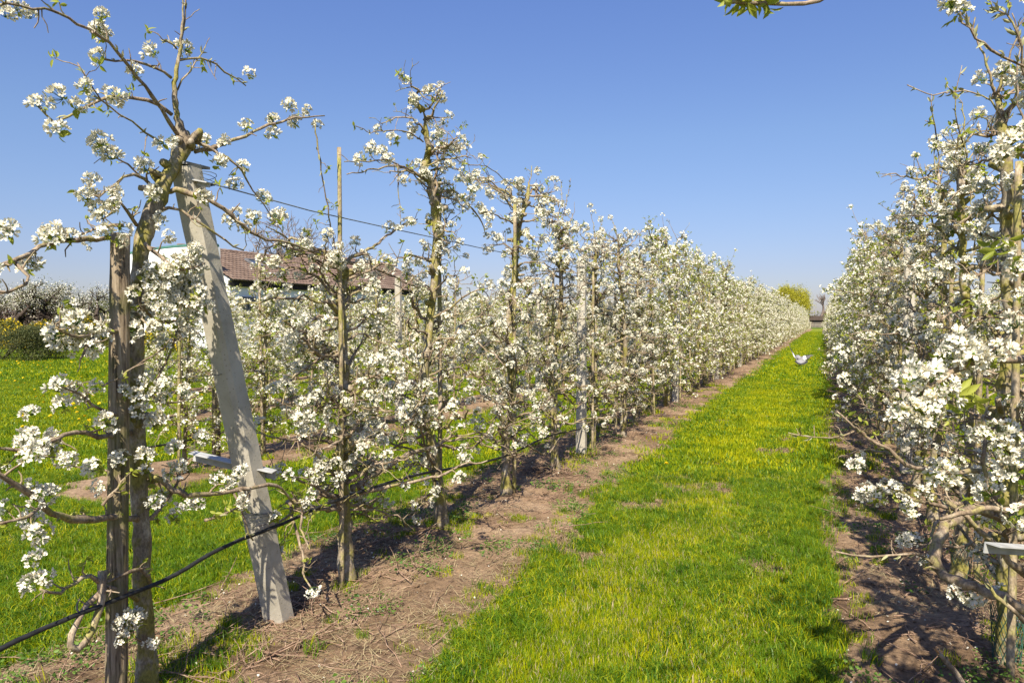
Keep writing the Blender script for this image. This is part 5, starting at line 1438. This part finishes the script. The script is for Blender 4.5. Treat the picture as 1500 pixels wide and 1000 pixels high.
def mound(name, c, size, rng, n, leafsz, mat, label, cat, flowers=None, box_=False, group=None):
    root = thing(name, label, cat, tuple(c), YAW, group)
    sx, sy, sz = size
    u = rng.normal(0, 1, (n, 3)); u /= np.linalg.norm(u, axis=1, keepdims=True); u[:, 2] = np.abs(u[:, 2])
    if box_: u = np.sign(u) * np.abs(u) ** .35; u = np.clip(u, -1, 1); u[:, 2] = np.where(rng.random(n) < .45, u[:, 2], rng.random(n))
    rr = rng.uniform(.72, 1.02, (n, 1)) + .05 * np.sin(u[:, :1] * 9) * np.cos(u[:, 2:3] * 7)
    P = u * rr * np.array([sx / 2, sy / 2, sz])
    link("foliage", leafy(P, rng, leafsz, "foliage", mat, .6), root)
    g = Geo(); V = []
    for k in range(9):
        a = rng.uniform(0, 6.28); tube(g, [(0, 0, -.05), (math.cos(a) * sx * .2, math.sin(a) * sy * .2, sz * .5), (math.cos(a) * sx * .34, math.sin(a) * sy * .34, sz * .8)], [.03, .02, .01], 4)
    link("stem", g.mesh("stem", M['darkbark']), root)
    if flowers:
        m_ = int(n * .22); P = P[rng.permutation(n)[:m_]] * 1.03; link("flowers", leafy(P, rng, leafsz * 1.1, "flowers", flowers, .8), root)["kind"] = "stuff"
rh = np.random.default_rng(44)
c = at_depth(0, 470, 29); c[2] = 0
mound("hedge", c, (4.5, 2.2, 1.42), rh, 34000, .055, M['evergreen'], "dark clipped evergreen hedge block at the left edge of the lawn", "hedge", box_=True)
for i, (px, d, sx, sz, lab) in enumerate(((10, 40, 3.2, 1.7, "yellow flowering bush by the fence at the left edge"), (62, 41, 2.6, 1.6, "yellow flowering bush right of the old tree trunks"), (122, 42, 3.0, 1.9, "taller yellow flowering bush left of the wooden end post"), (235, 36, 3.0, 1.2, "yellow-green bush before the white house front"), (172, 42, 2.0, 2.3, "green-brown shrub mostly hidden by the wooden end post"))):
    c = at_depth(px, 470, d); c[2] = 0
    mound("garden_bush", c, (sx, 1.6, sz), rh, 5200, .10, M['bushgreen'], lab, "bush", M['forsythia'] if i != 4 else None, group="garden bushes")
c = at_depth(24, 470, 46); c[2] = 0; mound("purple_shrub", c, (2.2, 1.6, 3.1), rh, 3000, .10, M['redleaf'], "dark purple-leaved shrub by the fence at the far left", "shrub")
c = at_depth(150, 470, 54); c[2] = 0; mound("tall_hedge", c, (9, 2, 3.3), rh, 9000, .14, M['bushgreen'], "tall olive-green hedge behind the fence left of the farmhouse", "hedge")
# picket fence
f0 = at_depth(-60, 470, 49); f1 = at_depth(168, 470, 51); f0[2] = f1[2] = 0
root = thing("picket_fence", "pale wooden paling fence behind the old blossom trees", "fence", tuple(f0))
L = np.linalg.norm(f1 - f0); dv = (f1 - f0) / L; ang = math.atan2(dv[1], dv[0]); npk = int(L / .17)
gp = Geo(); box(gp, (0, 0, 1.05), (.10, .02, 2.1)); gp.add([(-.05, -.01, 2.1), (.05, -.01, 2.1), (.05, .01, 2.1), (-.05, .01, 2.1), (0, -.01, 2.17), (0, .01, 2.17)], [(0, 1, 4), (2, 3, 5), (1, 2, 5, 4), (3, 0, 4, 5)])
pm = gp.mesh("picket", M['fence'], False)
for k in range(min(npk, 100)): link("picket", pm, root, tuple(dv * k * .17 + np.array([0, 0, rh.normal(0, .015)])), (0, 0, ang + rh.normal(0, .02)))
gp = Geo(); box(gp, (0, 0, 0), (.13, .13, 2.4)); pm = gp.mesh("post", M['fence'], False)
for k in range(0, npk, 14): link("post", pm, root, tuple(dv * k * .17 + np.array([0, 0, 1.2]) + np.array([dv[1], -dv[0], 0]) * -.1), (0, 0, ang))
for z in (.6, 1.6):
    gp = Geo(); box(gp, (L / 2, 0, 0), (L, .05, .09)); link("rail", gp.mesh("rail", M['fence'], False), root, tuple(np.array([0, 0, z]) + np.array([-dv[1], dv[0], 0]) * .05), (0, 0, ang))

# ------------------------------------------------------------------ far end of the lane
c = at_depth(1186, 470, 185); c[2] = 0
b = thing("far_barn", "low dark-roofed barn at the end of the lane", "barn", tuple(c), 0.2)
g = Geo(); box(g, (0, 0, .9), (7, 5, 1.8)); link("wall", g.mesh("wall", M['darkbark'], False), b)
g = Geo(); V = [(-3.7, -2.8, 1.75), (3.7, -2.8, 1.75), (3.7, 2.8, 1.75), (-3.7, 2.8, 1.75), (-3.7, 0, 2.9), (3.7, 0, 2.9)]
g.add(V, [(0, 1, 5, 4), (2, 3, 4, 5), (0, 4, 3), (1, 2, 5)]); link("roof", g.mesh("roof", M['darkbark'], False), b)
g = Geo(); box(g, (1.2, -2.53, .95), (1.6, .06, 1.9)); link("door", g.mesh("door", M['dark'], False), b)
c = at_depth(1198, 470, 160); c[2] = 0
b = thing("field_gate", "small pale gate across the far end of the grass lane", "gate", tuple(c), 0)
for z in (.35, .7, 1.05):
    g = Geo(); box(g, (0, 0, z), (3, .04, .12)); link("bar", g.mesh("bar", M['fence'], False), b)
for s_ in (-1.5, 1.5):
    g = Geo(); box(g, (s_, 0, .65), (.14, .14, 1.3)); link("post", g.mesh("post", M['fence'], False), b)
# distant tree belt on the horizon
rb = np.random.default_rng(71)
P = []
for k in range(230):
    a = math.radians(rb.uniform(-75, 60)); R = rb.uniform(260, 420); cx_, cy_ = math.sin(a) * R, math.cos(a) * R; h = rb.uniform(2.5, 6.5)
    n = 130; q = rb.normal(0, 1, (n, 3)); q /= np.linalg.norm(q, axis=1, keepdims=True)
    P.append(q * np.array([h * 1.2, h * 1.2, h * .55]) * rb.uniform(.6, 1, (n, 1)) + np.array([cx_, cy_, h * .5]))
tag(link("distant_tree_belt", leafy(np.concatenate(P), rb, 1.1, "distant_tree_belt", M['bushgreen'], .7)), "low belt of distant trees along the horizon", "trees", None, "stuff")
